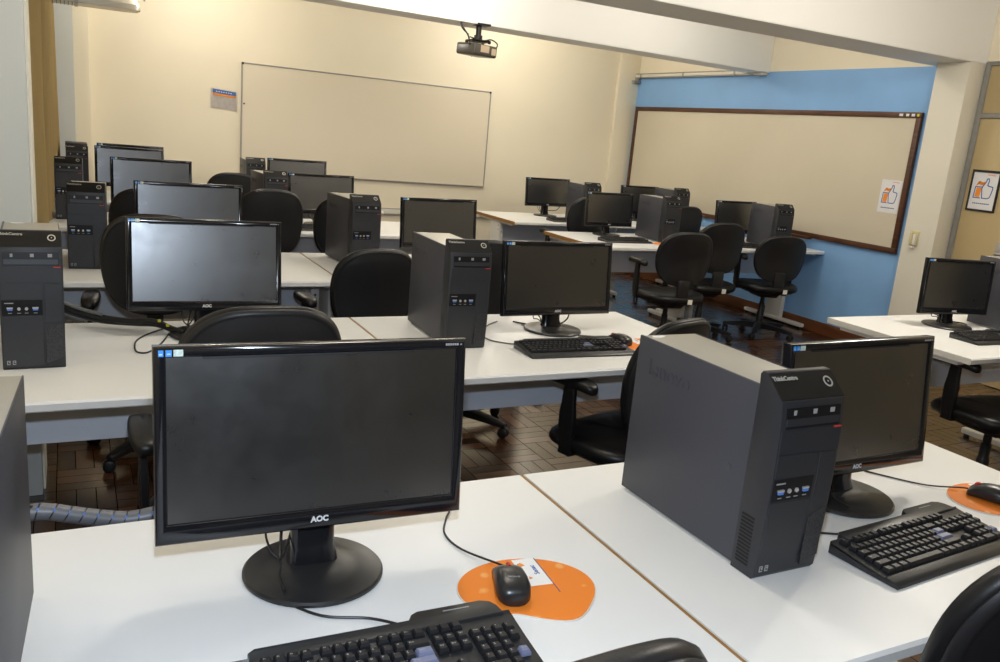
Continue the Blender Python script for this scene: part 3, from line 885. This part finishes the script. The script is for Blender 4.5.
bm = BM(); bx(bm, -.098, .098, -.0006, .0006, -.135, .135); build('sheet', bm, 'paper', nt1); thumb(nt1, .196, .27, .001)
nt2 = empty('framed_notice', (XR+.001, 4.0, 1.418), -PI/2); tag(nt2, 'thumbs-up notice in a thin black frame hung on the ochre door', 'notice')
bm = BM()
for a in ((-.112, .112, -.152, -.138), (-.112, .112, .134, .152), (-.112, -.100, -.138, .134), (.100, .112, -.138, .134)): bx(bm, a[0], a[1], -.012, .006, a[2], a[3], .002, 1)
build('picture_frame', bm, 'blackframe', nt2)
bm = BM(); bx(bm, -.102, .102, -.004, .004, -.14, .136); build('sheet', bm, 'paper', nt2); thumb(nt2, .2, .27, .0046)
# notice in a plastic sleeve by the whiteboard
nt3 = empty('notice', (1.34, YB-.004, 1.617)); tag(nt3, 'crumpled plastic-sleeved notice with a blue and orange heading left of the whiteboard', 'notice')
bm = BM()
rng = random.Random(3)
g = [[None]*9 for _ in range(7)]
for j in range(7):
    for i in range(9):
        x = -.122+.244*i/8; z = -.095+.18*j/6 - .02*(x/.244)
        g[j][i] = bm.verts.new((x, -.004-.004*rng.random(), z))
for j in range(6):
    for i in range(8): bm.faces.new((g[j][i], g[j][i+1], g[j+1][i+1], g[j+1][i]))
bmesh.ops.solidify(bm, geom=bm.faces[:], thickness=.002)
build('plastic_sleeve', bm, 'film', nt3)
bm = BM(); prism(bm, [(-.105, .050), (.108, .033), (.108, .068), (-.105, .085)], -.0105, -.009, 'y'); build('heading_band', bm, 'bluep', nt3)
bm = BM(); prism(bm, [(-.105, .030), (.108, .013), (.108, .030), (-.105, .047)], -.0105, -.009, 'y'); build('heading_band', bm, 'orange', nt3)
bm = BM()
for k in range(7): prism(bm, [(-.075+k*.022, .060-k*.0017), (-.062+k*.022, .059-k*.0017), (-.062+k*.022, .066-k*.0017), (-.075+k*.022, .067-k*.0017)], -.011, -.0100, 'y')
build('heading_lettering', bm, 'paper', nt3)
# outlet on the pillar
ou = empty('wall_outlet', (5.90, 4.36, 1.005), -PI/2); tag(ou, 'cream wall outlet with a short white plug on the right pillar', 'outlet')
bm = BM(); bx(bm, -.036, .036, -.012, .004, -.058, .058, .004, 2); build('cover_plate', bm, 'outlet', ou)
bm = BM(); bx(bm, -.024, -.002, -.030, -.010, -.045, .045, .004, 2); build('socket', bm, 'outlet', ou)
bm = BM(); bx(bm, .004, .030, -.032, -.010, -.05, .035, .004, 2); build('switch', bm, 'conduit', ou)
bm = BM(); bx(bm, -.012, .02, -.045, -.006, -.078, -.062, .004, 2); build('plug', bm, 'conduit', ou)
# white conduit along the top of the blue wall
cd = empty('wall_conduit', (XR, 7.56, 2.325)); tag(cd, 'white cable conduit with clips along the top of the blue wall', 'conduit')
bm = BM(); bx(bm, -.055, -.010, -1.03, 1.03, -.016, .016, .006, 2); build('duct', bm, 'conduit', cd)
bm = BM()
for z in (-.022, .022): bx(bm, -.052, -.012, -1.03, 1.0, z-.004, z+.004)
build('edge_rail', bm, 'alu', cd)  # thin grey rails along the upper and lower edge of the duct
for y in (-.72, .1, .88):
    bm = BM(); bx(bm, -.060, .0, y-.012, y+.012, -.024, .024, .004, 2); build('clip', bm, 'alu', cd)
bm = BM(); bx(bm, -.085, -.0, -1.14, -1.02, -.032, .024, .008, 2); build('end_box', bm, 'conduit', cd)
bm = BM(); bx(bm, -.10, -.0, .93, 1.0, -.085, -.055, .006, 2); bx(bm, -.05, 0, .94, .99, -.085, -.01, .006, 2); build('end_bracket', bm, 'alu', cd)
# trunking along the back wall
tk = empty('cable_trunking', (2.83, YB, .608)); tag(tk, 'pale cable trunking running low along the back wall', 'trunking')
bm = BM(); bx(bm, -1.6, 1.45, -.028, -.001, -.026, .026, .003, 2); build('duct', bm, 'conduit', tk)
bm = BM(); bx(bm, -1.6, 1.45, -.031, -.026, .026, .034); bx(bm, -1.6, 1.45, -.031, -.026, -.034, -.026); build('cover_lip', bm, 'alu', tk)
# curtain and rod
cu = empty('curtain', (-.13, 6.2, 0)); tag(cu, 'heavy ochre curtain hanging in folds beside the left pillar', 'curtain')
bm = BM(); n = 150; cols = []
for i in range(n+1):
    t = i/n; y = -2.2+4.3*t
    row = []
    for z in (.86, 1.2, 1.6, 2.0, 2.29):
        amp = .052
        k = max(0, (y-.9)/1.2)
        x = .072*k*k + amp*(1-.25*k)*math.sin(t*2*PI*9 + .6*math.sin(t*23)) + -.012+.012*math.sin(t*71+z*1.0)
        row.append(bm.verts.new((x, y, z)))
    cols.append(row)
for a, b in zip(cols[:-1], cols[1:]):
    for j in range(4): bm.faces.new((a[j], b[j], b[j+1], a[j+1]))
bmesh.ops.solidify(bm, geom=bm.faces[:], thickness=.004)
build('fabric', bm, 'curtain', cu, ang=80)
rd = empty('curtain_rod', (-.13, 6.2, 2.32)); tag(rd, 'dark curtain rod above the ochre curtain', 'curtain rod')
bm = BM(); cyl(bm, (0, -2.2, 0), (0, 2.10, 0), .013, 14); build('pole', bm, 'rod', rd)
bm = BM(); cyl(bm, (0, 2.09, 0), (0, 2.115, 0), .022, 14); build('finial', bm, 'rod', rd)
bm = BM()
for y in (-1.9, 0, 1.9): bx(bm, -.29, .012, y-.012, y+.012, -.014, .014, .003, 1)
build('wall_bracket', bm, 'rod', rd)

# ================================================================== LAMPS
def luminaire(x, y, z, label, L=1.25, drop=True):
    r = empty('ceiling_light', (x, y, z)); tag(r, label, 'ceiling light')
    bm = BM()
    out = sup(L/2, .15, 3.2, 60)
    loft(bm, [[(p[0], p[1], 0.0) for p in out], [(p[0]*1.0, p[1], .035) for p in out], [(p[0]*.93, p[1]*.7, .085) for p in out]], False, True)
    build('housing', bm, 'lampmetal', r)
    inn = sup(L/2-.012, .138, 5, 60)
    bm = BM(); loft(bm, [[(p[0], p[1], -.006) for p in inn], [(p[0], p[1], .004) for p in inn]]); build('diffuser', bm, 'lampmetal', r)
    bm = BM()
    for k in range(9): bx(bm, -L/2+.06+k*.026, -L/2+.066+k*.026, -.13, .13, -.010, -.004)
    build('louvre', bm, 'rod', r)
    bm = BM(); bx(bm, -.085, -.06, -.152, .152, -.012, .04, .003, 1); build('strap', bm, 'alu', r)
    bm = BM()
    for s in (-.4, .4): cyl(bm, (s, 0, .08), (s, 0, ZC-z), .008, 8)
    build('suspension_rod', bm, 'alu', r)
    return r
def area(name, loc, sx, sy, power, col, rot=(0, 0, 0)):
    l = bpy.data.lights.new(name, 'AREA'); l.shape = 'RECTANGLE'; l.size = sx; l.size_y = sy; l.energy = power; l.color = col
    o = bpy.data.objects.new(name, l); COL.objects.link(o); o.location = loc; o.rotation_euler = rot; return o
WARM = (1.0, .93, .815)
luminaire(.155, 7.40, 2.195, 'hanging fluorescent lamp with metal louvre beside the back wall', .74)
LIGHTS = [('lamp_far_left', (1.1, 7.5, 2.62), 27), ('lamp_far_right', (4.2, 7.5, 2.62), 28), ('lamp_middle', (2.4, 5.3, 2.66), 31), ('lamp_middle_right', (4.6, 5.3, 2.75), 14),
          ('lamp_near_left', (.9, 2.3, 2.62), 25), ('lamp_near_right', (3.9, 2.4, 2.62), 60), ('lamp_rear_left', (.9, -1.2, 2.62), 7), ('lamp_rear_right', (3.9, -1.2, 2.62), 9)]
for n, loc, p in LIGHTS:
    l = bpy.data.lights.new(n, 'POINT'); l.energy = p; l.color = WARM; l.shadow_soft_size = .14
    o = bpy.data.objects.new(n, l); COL.objects.link(o); o.location = loc

# projector under the slimmer beam
pj = empty('projector', (2.875, 6.24, 2.325)); tag(pj, 'dark ceiling projector hanging from the beam above the whiteboard', 'projector')
bm = BM(); bx(bm, -.035, .075, -.06, .05, -.004, .012, .002, 1); build('ceiling_plate', bm, 'chairframe', pj)
bm = BM(); cyl(bm, (0, 0, 0), (0, 0, -.11), .022, 16); cyl(bm, (0, 0, -.075), (0, 0, -.105), .033, 16); build('mount_pole', bm, 'chairframe', pj)
bm = BM(); bx(bm, -.08, .08, -.07, .07, -.125, -.110, .004, 1)
for sx_, sy_ in ((-1, -1), (-1, 1), (1, -1), (1, 1)): bx(bm, sx_*.07-.01, sx_*.07+.01, sy_*.06-.01, sy_*.06+.01, -.135, -.112, .002, 1)
build('mount_bracket', bm, 'chairframe', pj)
PR = TR(-.005, 0, -.180) @ RZ(.30) @ RX(.04) @ RY(.02) @ Matrix.Diagonal((.74, .9, 1.25, 1))
bm = BM(); bx(bm, -.165, .165, -.12, .12, -.04, .030, .016, 3)
for v in bm.verts: v.co = PR @ v.co
pb = build('body', bm, 'projb', pj)
bm = BM(); bx(bm, -.075, .045, -.1225, -.115, -.018, .024, .002, 1)
for v in bm.verts: v.co = PR @ v.co
build('connector_panel', bm, 'projs', pb)
bm = BM(); bx(bm, .08, .145, -.124, -.115, -.025, .015, .003, 1)
for v in bm.verts: v.co = PR @ v.co
build('lamp_vent', bm, 'projs', pb)
bm = BM(); lathe(bm, [(.034, 0), (.036, .012), (.03, .014), (.026, .006)], n=24)
for v in bm.verts: v.co = PR @ TR(.08, .118, -.005) @ RX(-PI/2) @ v.co
build('lens', bm, 'lens', pb)
bm = BM(); tube(bm, [(-.16, -.02, .015), (-.15, -.03, -.03), (-.11, -.05, -.09), (-.10, -.06, -.13), (-.12, -.12, -.16)], .006, 8)
tube(bm, [(-.10, -.06, -.10), (.0, -.08, -.118), (.07, -.09, -.105), (.12, -.10, -.13), (.115, -.10, -.165)], .005, 8)
tube(bm, [(-.17, -.02, .015), (-.155, -.03, -.04), (-.105, -.05, -.085)], .005, 8)
build('cable', bm, 'cable', pj)

# ================================================================== DESKS
GD = 'white computer desks'
def desk(x, y, w, d, label, brown=(True, True), rz=0):
    o = make_desk(w, d, brown); o.location = (x, y, 0); o.rotation_euler.z = rz; tag(o, label, 'desk', GD); return o
W2 = 1.30
R1, R2, R3, R4, R5 = (.78, .817), (2.355, .865), (3.985, .875), (5.71, .83), (7.28, .83)
desk(.937-W2, R1[0], W2, R1[1], 'white desk at the lower left under the nearest monitor')
desk(.941, R1[0], 1.31, R1[1], 'white desk at the lower right under the nearest big computer tower', (False, False))
desk(1.003-W2-.09, R2[0], W2+.09, R2[1], 'white desk of the second row, left of the seam, behind the nearest monitor')
desk(1.007, R2[0], 1.308, R2[1], 'white second row desk with the full keyboard and an orange pad', (False, False))
desk(1.197-W2-.1, R3[0], W2+.1, R3[1], 'white desk of the third row, left of the brown seam, behind the bright grey screen')
desk(1.201, R3[0], 1.29, R3[1], 'white desk of the third row, right of the brown seam, holding one tower', (False, False))
desk(1.20-W2-.1, R4[0], W2+.1, R4[1], 'white desk of the fourth row by the curtain')
desk(1.204, R4[0], 1.29, R4[1], 'white desk of the fourth row below the whiteboard', (False, False))
desk(1.25-W2-.06, R5[0], W2+.06, R5[1], 'farthest white desk by the curtain, nearest the back wall')
desk(1.254, R5[0], 1.29, R5[1], 'farthest white desk in front of the whiteboard', (False, False))
desk(3.635, 5.36, 1.235, .88, 'white desk with a brown end edge in the middle of the right block', (True, False))
desk(4.874, 5.36, 1.195, .88, 'white desk whose free end meets the blue wall', (False, False))
desk(3.665, 6.85, 1.235, .86, 'white desk with a brown end edge standing against the back wall', (True, False))
desk(4.904, 6.85, 1.165, .86, 'white desk in the far corner under the brown framed board', (False, False))
desk(3.50, 2.195, 1.30, .80, 'white desk at the right edge in front of the cream pillar', (False, False))

# ================================================================== TOWERS
tw0 = make_tower(); first = [True]
GT = 'black computer towers'
def tower(x, y, rz, label):
    o = tw0 if first[0] else dup(tw0); first[0] = False
    o.location = (x, y, DZ); o.rotation_euler = (0, 0, rz); tag(o, label, 'computer tower', GT); return o
tower(1.211, 1.032, .004, 'nearest big black tower on the right front desk, its side panel towards us')
tower(-.172, .945, -.055, 'black tower cut by the left edge of the picture beside the nearest monitor')
tower(1.280, 2.692, -.045, 'black tower on the second row desk left of the monitor with the keyboard')
tower(-.104, 2.665, .026, 'black tower seen front-on at the left edge on the second row desk')
tower(1.421, 4.337, .051, 'black tower alone on the third row desk below the whiteboard')
tower(0.065, 4.284, -.052, 'black tower seen front-on behind the left edge tower, third from the front')
tower(1.276, 5.901, .042, 'black tower showing only its top behind a tall round chair back')
tower(-.004, 6.077, -.025, 'black tower seen front-on against the ochre curtain')
tower(1.437, 7.476, -.044, 'farthest black tower at the lower left corner of the whiteboard')
tower(0.060, 7.558, -.001, 'farthest black tower by the end of the ochre curtain with a flat box on top')
tower(4.526, 5.643, -.085, 'black tower in the right block with its side showing, behind the front left chair')
tower(5.565, 5.40, -.20, 'black tower nearest the blue wall, in front of the cream board')
tower(4.518, 6.87, -.122, 'black tower against the back wall right of the small far monitor')
tower(5.62, 6.88, -.107, 'black tower in the far right corner with only its top showing under the cream board')
tower(4.385, 2.36, -.10, 'black tower at the right edge behind the monitor on the pillar side desk')
bx_ = empty('flat_box', (.060, 7.80, DZ+.3735)); tag(bx_, 'flat black box lying on top of the farthest tower by the curtain', 'box')
bm = BM(); bx(bm, -.082, .078, -.12, .12, 0.0, .040, .004, 2); build('case', bm, 'bezel', bx_)
bm = BM(); bx(bm, -.07, .05, -.1212, -.119, .012, .028); build('front_panel', bm, 'bezel2', bx_)

# ================================================================== MONITORS
GM = 'black flat monitors'
def monitor(x, y, rz, W, H, tilt, z0, label):
    o = make_monitor(W, H, tilt, z0); o.location = (x, y, DZ); o.rotation_euler = (0, 0, rz); tag(o, label, 'monitor', GM); return o
def at_bezel(x, y, rz): # base centre from the bezel's bottom centre
    return x - math.sin(rz)*.03, y + math.cos(rz)*.03
def mon(x, y, rz, W, H, tilt, z0, label):
    bx_, by_ = at_bezel(x, y, rz); return monitor(bx_, by_, rz, W, H, tilt, z0, label)
mon(.364, 1.283, -.032, .520, .321, .099, .10, 'nearest wide black monitor facing us at the lower left')
mon(1.637, 1.238, .020, .495, .318, .12, .075, 'black monitor half hidden behind the nearest big tower')
mon(1.784, 2.880, .020, .520, .302, .104, .073, 'black monitor behind the keyboard on the second row desk')
mon(.414, 2.970, -.035, .510, .315, .15, .095, 'monitor with a pale grey shining screen directly above the nearest monitor')
mon(.530, 4.40, -.02, .510, .315, .10, .097, 'third grey screen from the front in the left row of monitors')
mon(.497, 6.13, .0, .510, .315, .08, .10, 'fourth grey screen from the front in the left row of monitors')
mon(.437, 7.404, .0, .510, .315, .08, .104, 'dark screen at the far end of the left row by the cream wall')
mon(.462, 7.69, .0, .510, .315, .08, .112, 'farthest monitor, only its top right edge showing behind another screen')
mon(1.977, 4.617, .10, .510, .295, .085, .080, 'black monitor in the middle of the third row, right of the lone tower')
mon(1.667, 6.153, .10, .510, .29, .083, .086, 'black monitor on the fourth row desk just under the whiteboard edge')
mon(1.757, 7.294, .02, .510, .315, .08, .10, 'grey-lit monitor on the farthest desk in front of the whiteboard')
mon(4.170, 6.04, .08, .510, .29, .09, .08, 'black monitor in the right block left of the tower with its side showing')
mon(5.475, 5.89, .08, .510, .30, .08, .07, 'black monitor beside the tower nearest the blue wall')
mon(4.361, 7.455, .10, .540, .285, .083, .10, 'small far monitor alone against the cream back wall')
mon(5.45, 7.36, .06, .510, .30, .08, .07, 'far corner monitor overlapping the left end of the brown framed board')
mon(4.085, 2.705, -.186, .435, .288, .041, .071, 'black monitor at the right edge below the wall outlet')

# ================================================================== KEYBOARDS, MICE, PADS
GK = 'black keyboards'
def keyboard(x, y, rz, label, full=True, src=[None, None]):
    i = 0 if full else 1
    if src[i] is None: src[i] = make_keyboard(full); o = src[i]
    else: o = dup(src[i])
    o.location = (x, y, DZ); o.rotation_euler = (0, 0, rz); tag(o, label, 'keyboard', GK); return o
keyboard(.392, .995, -.02, 'keyboard at the bottom of the picture in front of the nearest monitor')
keyboard(1.602, 1.019, .08, 'keyboard on the right front desk beside the big tower')
keyboard(1.700, 2.60, -.04, 'keyboard in front of the second row monitor, beside the orange mouse pad')
keyboard(4.05, 2.455, -.06, 'keyboard at the right edge in front of the monitor by the pillar')
keyboard(.47, 2.68, .0, 'keyboard mostly hidden behind the top edge of the nearest monitor', False)
keyboard(4.091, 5.68, .02, 'keyboard in the right block before the monitor left of a tower', False)
keyboard(5.24, 5.55, -.25, 'keyboard before the monitor nearest the blue wall', False)
keyboard(4.373, 7.03, .02, 'keyboard before the small monitor against the back wall', False)
keyboard(1.60, 5.91, .02, 'keyboard glimpsed between a chair back and a tower in the fourth row', False)
GP = 'orange mouse pads'
def pad(x, y, rz, label, src=[None]):
    if src[0] is None: src[0] = make_pad(); o = src[0]
    else: o = dup(src[0])
    o.location = (x, y, DZ); o.rotation_euler = (0, 0, rz); tag(o, label, 'mouse pad', GP); return o
pad(.704, 1.144, -.10, 'orange mouse pad with a white printed label, right of the nearest monitor')
pad(2.034, 1.132, -.12, 'orange mouse pad at the right edge, beside the front right keyboard')
pad(2.02, 2.640, .0, 'orange mouse pad half hidden behind the big tower, on the second row desk')
pad(4.434, 5.56, .0, 'orange mouse pad glimpsed under the tower with its side showing')
pad(5.235, 5.345-.0, .0, 'orange mouse pad glimpsed at the foot of the tower by the blue wall') if False else None
GMo = 'black computer mice'
def mouse(x, y, rz, label, cable, src=[None]):
    if src[0] is None: src[0] = make_mouse(); logo_mouse(src[0]); o = src[0]; kids(o)
    else: o = dup(src[0])
    o.location = (x, y, DZ+.0046); o.rotation_euler = (0, 0, rz); tag(o, label, 'mouse', GMo)
    bm = BM(); Mi = (TR(x, y, DZ+.0046) @ RZ(rz)).inverted()
    pts = [(0, .053, .010), (0, .068, .009)] + [tuple(Mi @ Vector(p)) for p in cable]
    tube(bm, pts, .0021, 8); build('cable', bm, 'cable', o); return o
mouse(.668, 1.140, -.32, 'black mouse on the nearest orange pad', [(0.648, 1.301, DZ+.004), (0.642, 1.372, DZ+.0025), (0.670, 1.432, DZ+.0025), (0.693, 1.473, DZ+.0025), (0.664, 1.513, DZ+.0025)])
mouse(2.013, 1.132, .35, 'black mouse on the orange pad at the right edge', [(1.929, 1.250, DZ+.004), (1.869, 1.332, DZ+.0025), (1.835, 1.394, DZ+.0025), (1.822, 1.465, DZ+.0025)])
mouse(1.950, 2.660, .30, 'black mouse beside the second row keyboard', [(1.908, 2.787, DZ+.0025), (1.827, 2.827, DZ+.0025), (1.768, 2.928, DZ+.0025), (1.689, 3.009, DZ+.0025)])

# ================================================================== CHAIRS
GC = 'black office chairs'
ch = [make_chair(True, True)]
fc = [True]
def chair(x, y, rz, label, up=0.0, arms=True, bs=(1, 1)):
    o = ch[0] if fc[0] else dup(ch[0]); fc[0] = False
    kids(ch[0])
    o.location = (x, y, 0); o.rotation_euler = (0, 0, math.radians(rz)); tag(o, label, 'office chair', GC)
    ADJ.append((o, up, arms, bs)); return o
ADJ = []
chair(.410, 2.18, 0, 'black office chair whose round back rises just behind the nearest monitor', .04)
chair(1.243, 3.833, 3, 'black office chair tucked behind the second row tower, big round back facing us', -.075)
chair(1.845, 2.44, 16, 'black office chair turned sideways in front of the second row keyboard, seat and armrest showing', -.12, True, (1.04, 1.15))
chair(.318, 3.822, -5, 'black office chair behind the pale shining screen on the left', .05)
chair(1.80, 3.819, -4, 'black office chair hidden between the second row tower and its monitor', -.02, False)
chair(.400, 5.456, 0, 'black office chair right of the third tower in the left row, mostly behind grey screens')
chair(1.111, 5.463, 0, 'black office chair with a tall round back left of the lone tower below the whiteboard', .03, False)
chair(1.622, 5.505, -6, 'black office chair mostly hidden behind the lone third row tower', 0, False)
chair(1.158, 7.144, 0, 'black office chair farthest back, left of the far desk tower')
chair(4.06, 5.0, -8, 'front left chair of the three by the blue wall, with an armrest showing', -.09, True, (1.12, .97))
chair(4.72, 5.376, -8, 'middle chair of the three by the blue wall', -.055, False, (1.08, 1))
chair(5.38, 5.33, -14, 'rightmost chair of the three by the blue wall, its star base showing', -.13, True, (1.14, .95))
chair(4.201, 6.646, 4, 'black office chair against the far right desk, left of the back wall tower')
chair(5.33, 6.62, -4, 'black office chair in the far corner under the brown framed board', -.04)
chair(3.885, 2.27, -4, 'black office chair at the right edge under the pillar side desk', -.03)
chair(.325, .69, 2, 'black office chair at the bottom of the picture before the nearest keyboard', .09)
chair(1.195, .72, -4, 'black office chair at the bottom right corner of the picture', .06)
for o, up, arms, bs in ADJ:      # set each back to its own height; some chairs have no armrests
    for c in [c for c in bpy.data.objects if c.parent == o]:
        if c.name.startswith('backrest'): c.scale = (bs[0], 1, bs[1]); c.location.z = up + .83*(1-bs[1])
        if not arms and c.name.startswith('armrest_post'):
            for g in [g for g in bpy.data.objects if g.parent == c]: bpy.data.objects.remove(g)
            bpy.data.objects.remove(c)

# ================================================================== LOOSE CABLES
cb = empty('cable_bundle', (-.085, 1.675, .725)); tag(cb, 'grey spiral-wrapped cable bundle with blue cables behind the nearest left desk', 'cable bundle')
path = [(-.08, 0, .018), (0, 0, .022), (.03, 0, .020), (.07, 0, .008), (.12, 0, -.006), (.17, 0, -.016), (.22, 0, -.012), (.28, 0, .0), (.40, 0, .0), (.6, 0, -.02)]
bm = BM(); tube(bm, path, .0135, 12)
build('inner_cables', bm, 'cable', cb)
bm = BM(); tube(bm, [(x, y-.0075, z+.0075) for i, (x, y, z) in enumerate(path)], .0042, 8)
o = build('inner_cables', bm, 'bluecable', cb); o['label'] = 'blue cable inside the wrap'
bm = BM(); P = smooth_pts(path, 24)
L = [0]
for a, b in zip(P[:-1], P[1:]): L.append(L[-1]+(b-a).length)
# spiral tape: a strip wound round the path
def at_len(s):
    for i in range(len(L)-1):
        if L[i] <= s <= L[i+1]:
            t = (s-L[i])/max(1e-9, L[i+1]-L[i]); return P[i].lerp(P[i+1], t), (P[i+1]-P[i]).normalized()
    return P[-1], (P[-1]-P[-2]).normalized()
pitch, wid = .026, .0236
prev = None; N = 900; tot = L[-1]
for i in range(N):
    s0 = .05 + (tot-.10)*i/N; ang = 2*PI*s0/pitch
    vs = []
    for ds in (-wid/2, wid/2):
        for rr in (.0145, .0165):
            p, d = at_len(s0+ds); a = d.cross(Vector((0, 0, 1))).normalized(); b = a.cross(d)
            vs.append(bm.verts.new(p+rr*(math.cos(ang)*a+math.sin(ang)*b)))
    if prev:
        q = prev
        for a_, b_ in ((0, 1), (1, 3), (3, 2), (2, 0)): bm.faces.new((q[a_], q[b_], vs[b_], vs[a_]))
    prev = vs
bmesh.ops.recalc_face_normals(bm, faces=bm.faces[:])
build('spiral_wrap', bm, 'spiral', cb, ang=60)
bm = BM(); tube(bm, [(-.02, -.01, .05), (.0, -.005, .035), (.02, 0, .026), (.035, .002, .020)], .006, 8); build('black_cable', bm, 'cable', cb)
cb2 = empty('cable_bundle', (-.01, 3.23, .74)); tag(cb2, 'dark cable bundle with yellow tags sagging from the left edge tower to the shining monitor', 'cable bundle')
bm = BM()
tube(bm, [(-.10, -.06, .10), (-.06, -.03, .085), (.02, -.05, .055), (.10, -.08, .035), (.18, -.12, .03), (.26, -.16, .036), (.31, -.20, .020), (.35, -.24, .012)], .011, 8)
tube(bm, [(-.10, -.05, .085), (-.04, -.03, .06), (.03, -.05, .035), (.10, -.08, .022), (.20, -.12, .020), (.27, -.17, .026), (.33, -.22, .010)], .008, 8)
build('cables', bm, 'cable', cb2)
bm = BM(); tube(bm, [(-.10, -.07, .118), (-.05, -.045, .098), (.02, -.06, .068), (.10, -.09, .048)], .006, 8); build('cables', bm, 'greycable', cb2)
bm = BM()
for p in ((-.03, -.05, .088), (.275, -.185, .046), (.30, -.205, .034)): bx(bm, p[0]-.005, p[0]+.005, p[1]-.012, p[1], p[2]-.004, p[2]+.004, .001, 1)
build('yellow_tag', bm, 'yellow', cb2)
def loose(name, pts, r, label, m='cable'):
    bm = BM(); o = Vector(pts[0]); tube(bm, [tuple(Vector(p)-o) for p in pts], r, 8)
    ob = build(name, bm, m); ob.location = o; tag(ob, label, 'cable'); return ob
z = DZ+.003
loose('cable', [(0.287, 3.093, z+.002), (0.225, 3.023, z), (0.183, 2.933, z), (0.174, 2.822, z), (0.188, 2.787, z), (0.214, 2.797, z), (0.257, 2.893, z), (0.295, 3.023, z)], .0028, 'black cable loop on the desk beside the shining monitor')
loose('cable', [(1.609, 3.079, z), (1.526, 3.008, z), (1.441, 2.887, z), (1.433, 2.785, z), (1.492, 2.720, z+.0), (1.528, 2.710, z+.002)], .0026, 'thin cable curving left of the second row monitor to its keyboard', 'greycable')
loose('cable', [(1.905, 3.091, .86), (1.914, 3.020, .83), (1.897, 2.979, .775), (1.831, 2.974, .747), (1.729, 3.009, z+.001), (1.680, 3.069, z)], .0032, 'black cable hanging below the second row monitor')
loose('cable', [(1.728, 1.405, z), (1.691, 1.364, z), (1.685, 1.339, z), (1.624, 1.339, z), (1.562, 1.330, z)], .0026, 'black cable bent below the monitor beside the big tower')
loose('cable', [(1.314, 1.204, z), (1.384, 1.158, z), (1.444, 1.127, z), (1.479, 1.101, z+.004)], .0024, 'keyboard cable coming out from behind the nearest big tower')
loose('cable', [(0.294, 1.233, z), (0.342, 1.172, z), (0.411, 1.141, z), (0.451, 1.101, z+.004)], .0024, 'keyboard cable running below the nearest monitor base')
loose('cable', [(4.175, 2.854, .79), (4.162, 2.772, z+.002), (4.225, 2.720, z), (4.279, 2.772, z), (4.217, 2.854, z)], .003, 'black cable behind the right edge monitor base')
loose('cable', [(4.562, 7.543, .84), (4.509, 7.521, .80), (4.425, 7.498, .795), (4.362, 7.516, .80)], .004, 'black cable behind the small far monitor')
loose('cable', [(4.202, 5.967, .83), (4.159, 5.926, .78), (4.095, 5.863, .755), (4.053, 5.842, .747)], .003, 'pale cable below the right block monitor', 'greycable')

# ================================================================== FLASH, CAMERA, RENDER SETTINGS
M3 = ((0.8902147591508593, -0.44726968636596637, 0.0864147571197622), (0.028190719487054525, 0.24342316284455268, 0.9695104162027123), (0.454667973278061, 0.8606363874766418, -0.22930774654680972))
r_, u_, f_ = (Vector(v) for v in M3)
CP = Vector((0, 0, 1.52))
cam = bpy.data.cameras.new('camera'); co = bpy.data.objects.new('camera', cam); COL.objects.link(co)
cam.sensor_width = 36; cam.sensor_fit = 'HORIZONTAL'; cam.lens = 833.789*36/1000; cam.clip_start = .02; cam.clip_end = 60
mw = Matrix.Identity(4)
for i in range(3):
    mw[i][0] = r_[i]; mw[i][1] = u_[i]; mw[i][2] = -f_[i]; mw[i][3] = CP[i]
co.matrix_world = mw
SC.camera = co
fl = bpy.data.lights.new('camera_flash', 'SPOT'); fl.energy = 62; fl.color = (.80, .94, 1.12); fl.shadow_soft_size = .025; fl.spot_size = math.radians(95); fl.spot_blend = .5
fo = bpy.data.objects.new('camera_flash', fl); COL.objects.link(fo)
fm = mw.copy(); fp = CP + u_*.15 + r_*.0 + f_*.02
for i in range(3): fm[i][3] = fp[i]
fo.matrix_world = fm
wd = bpy.data.worlds.new('world'); SC.world = wd; wd.use_nodes = True
wd.node_tree.nodes['Background'].inputs[0].default_value = (.55, .65, .8, 1); wd.node_tree.nodes['Background'].inputs[1].default_value = .6
SC.view_settings.view_transform = 'Standard'; SC.view_settings.look = 'None'
SC.view_settings.gamma = 1; SC.view_settings.use_curve_mapping = False; SC.view_settings.exposure = 0.27
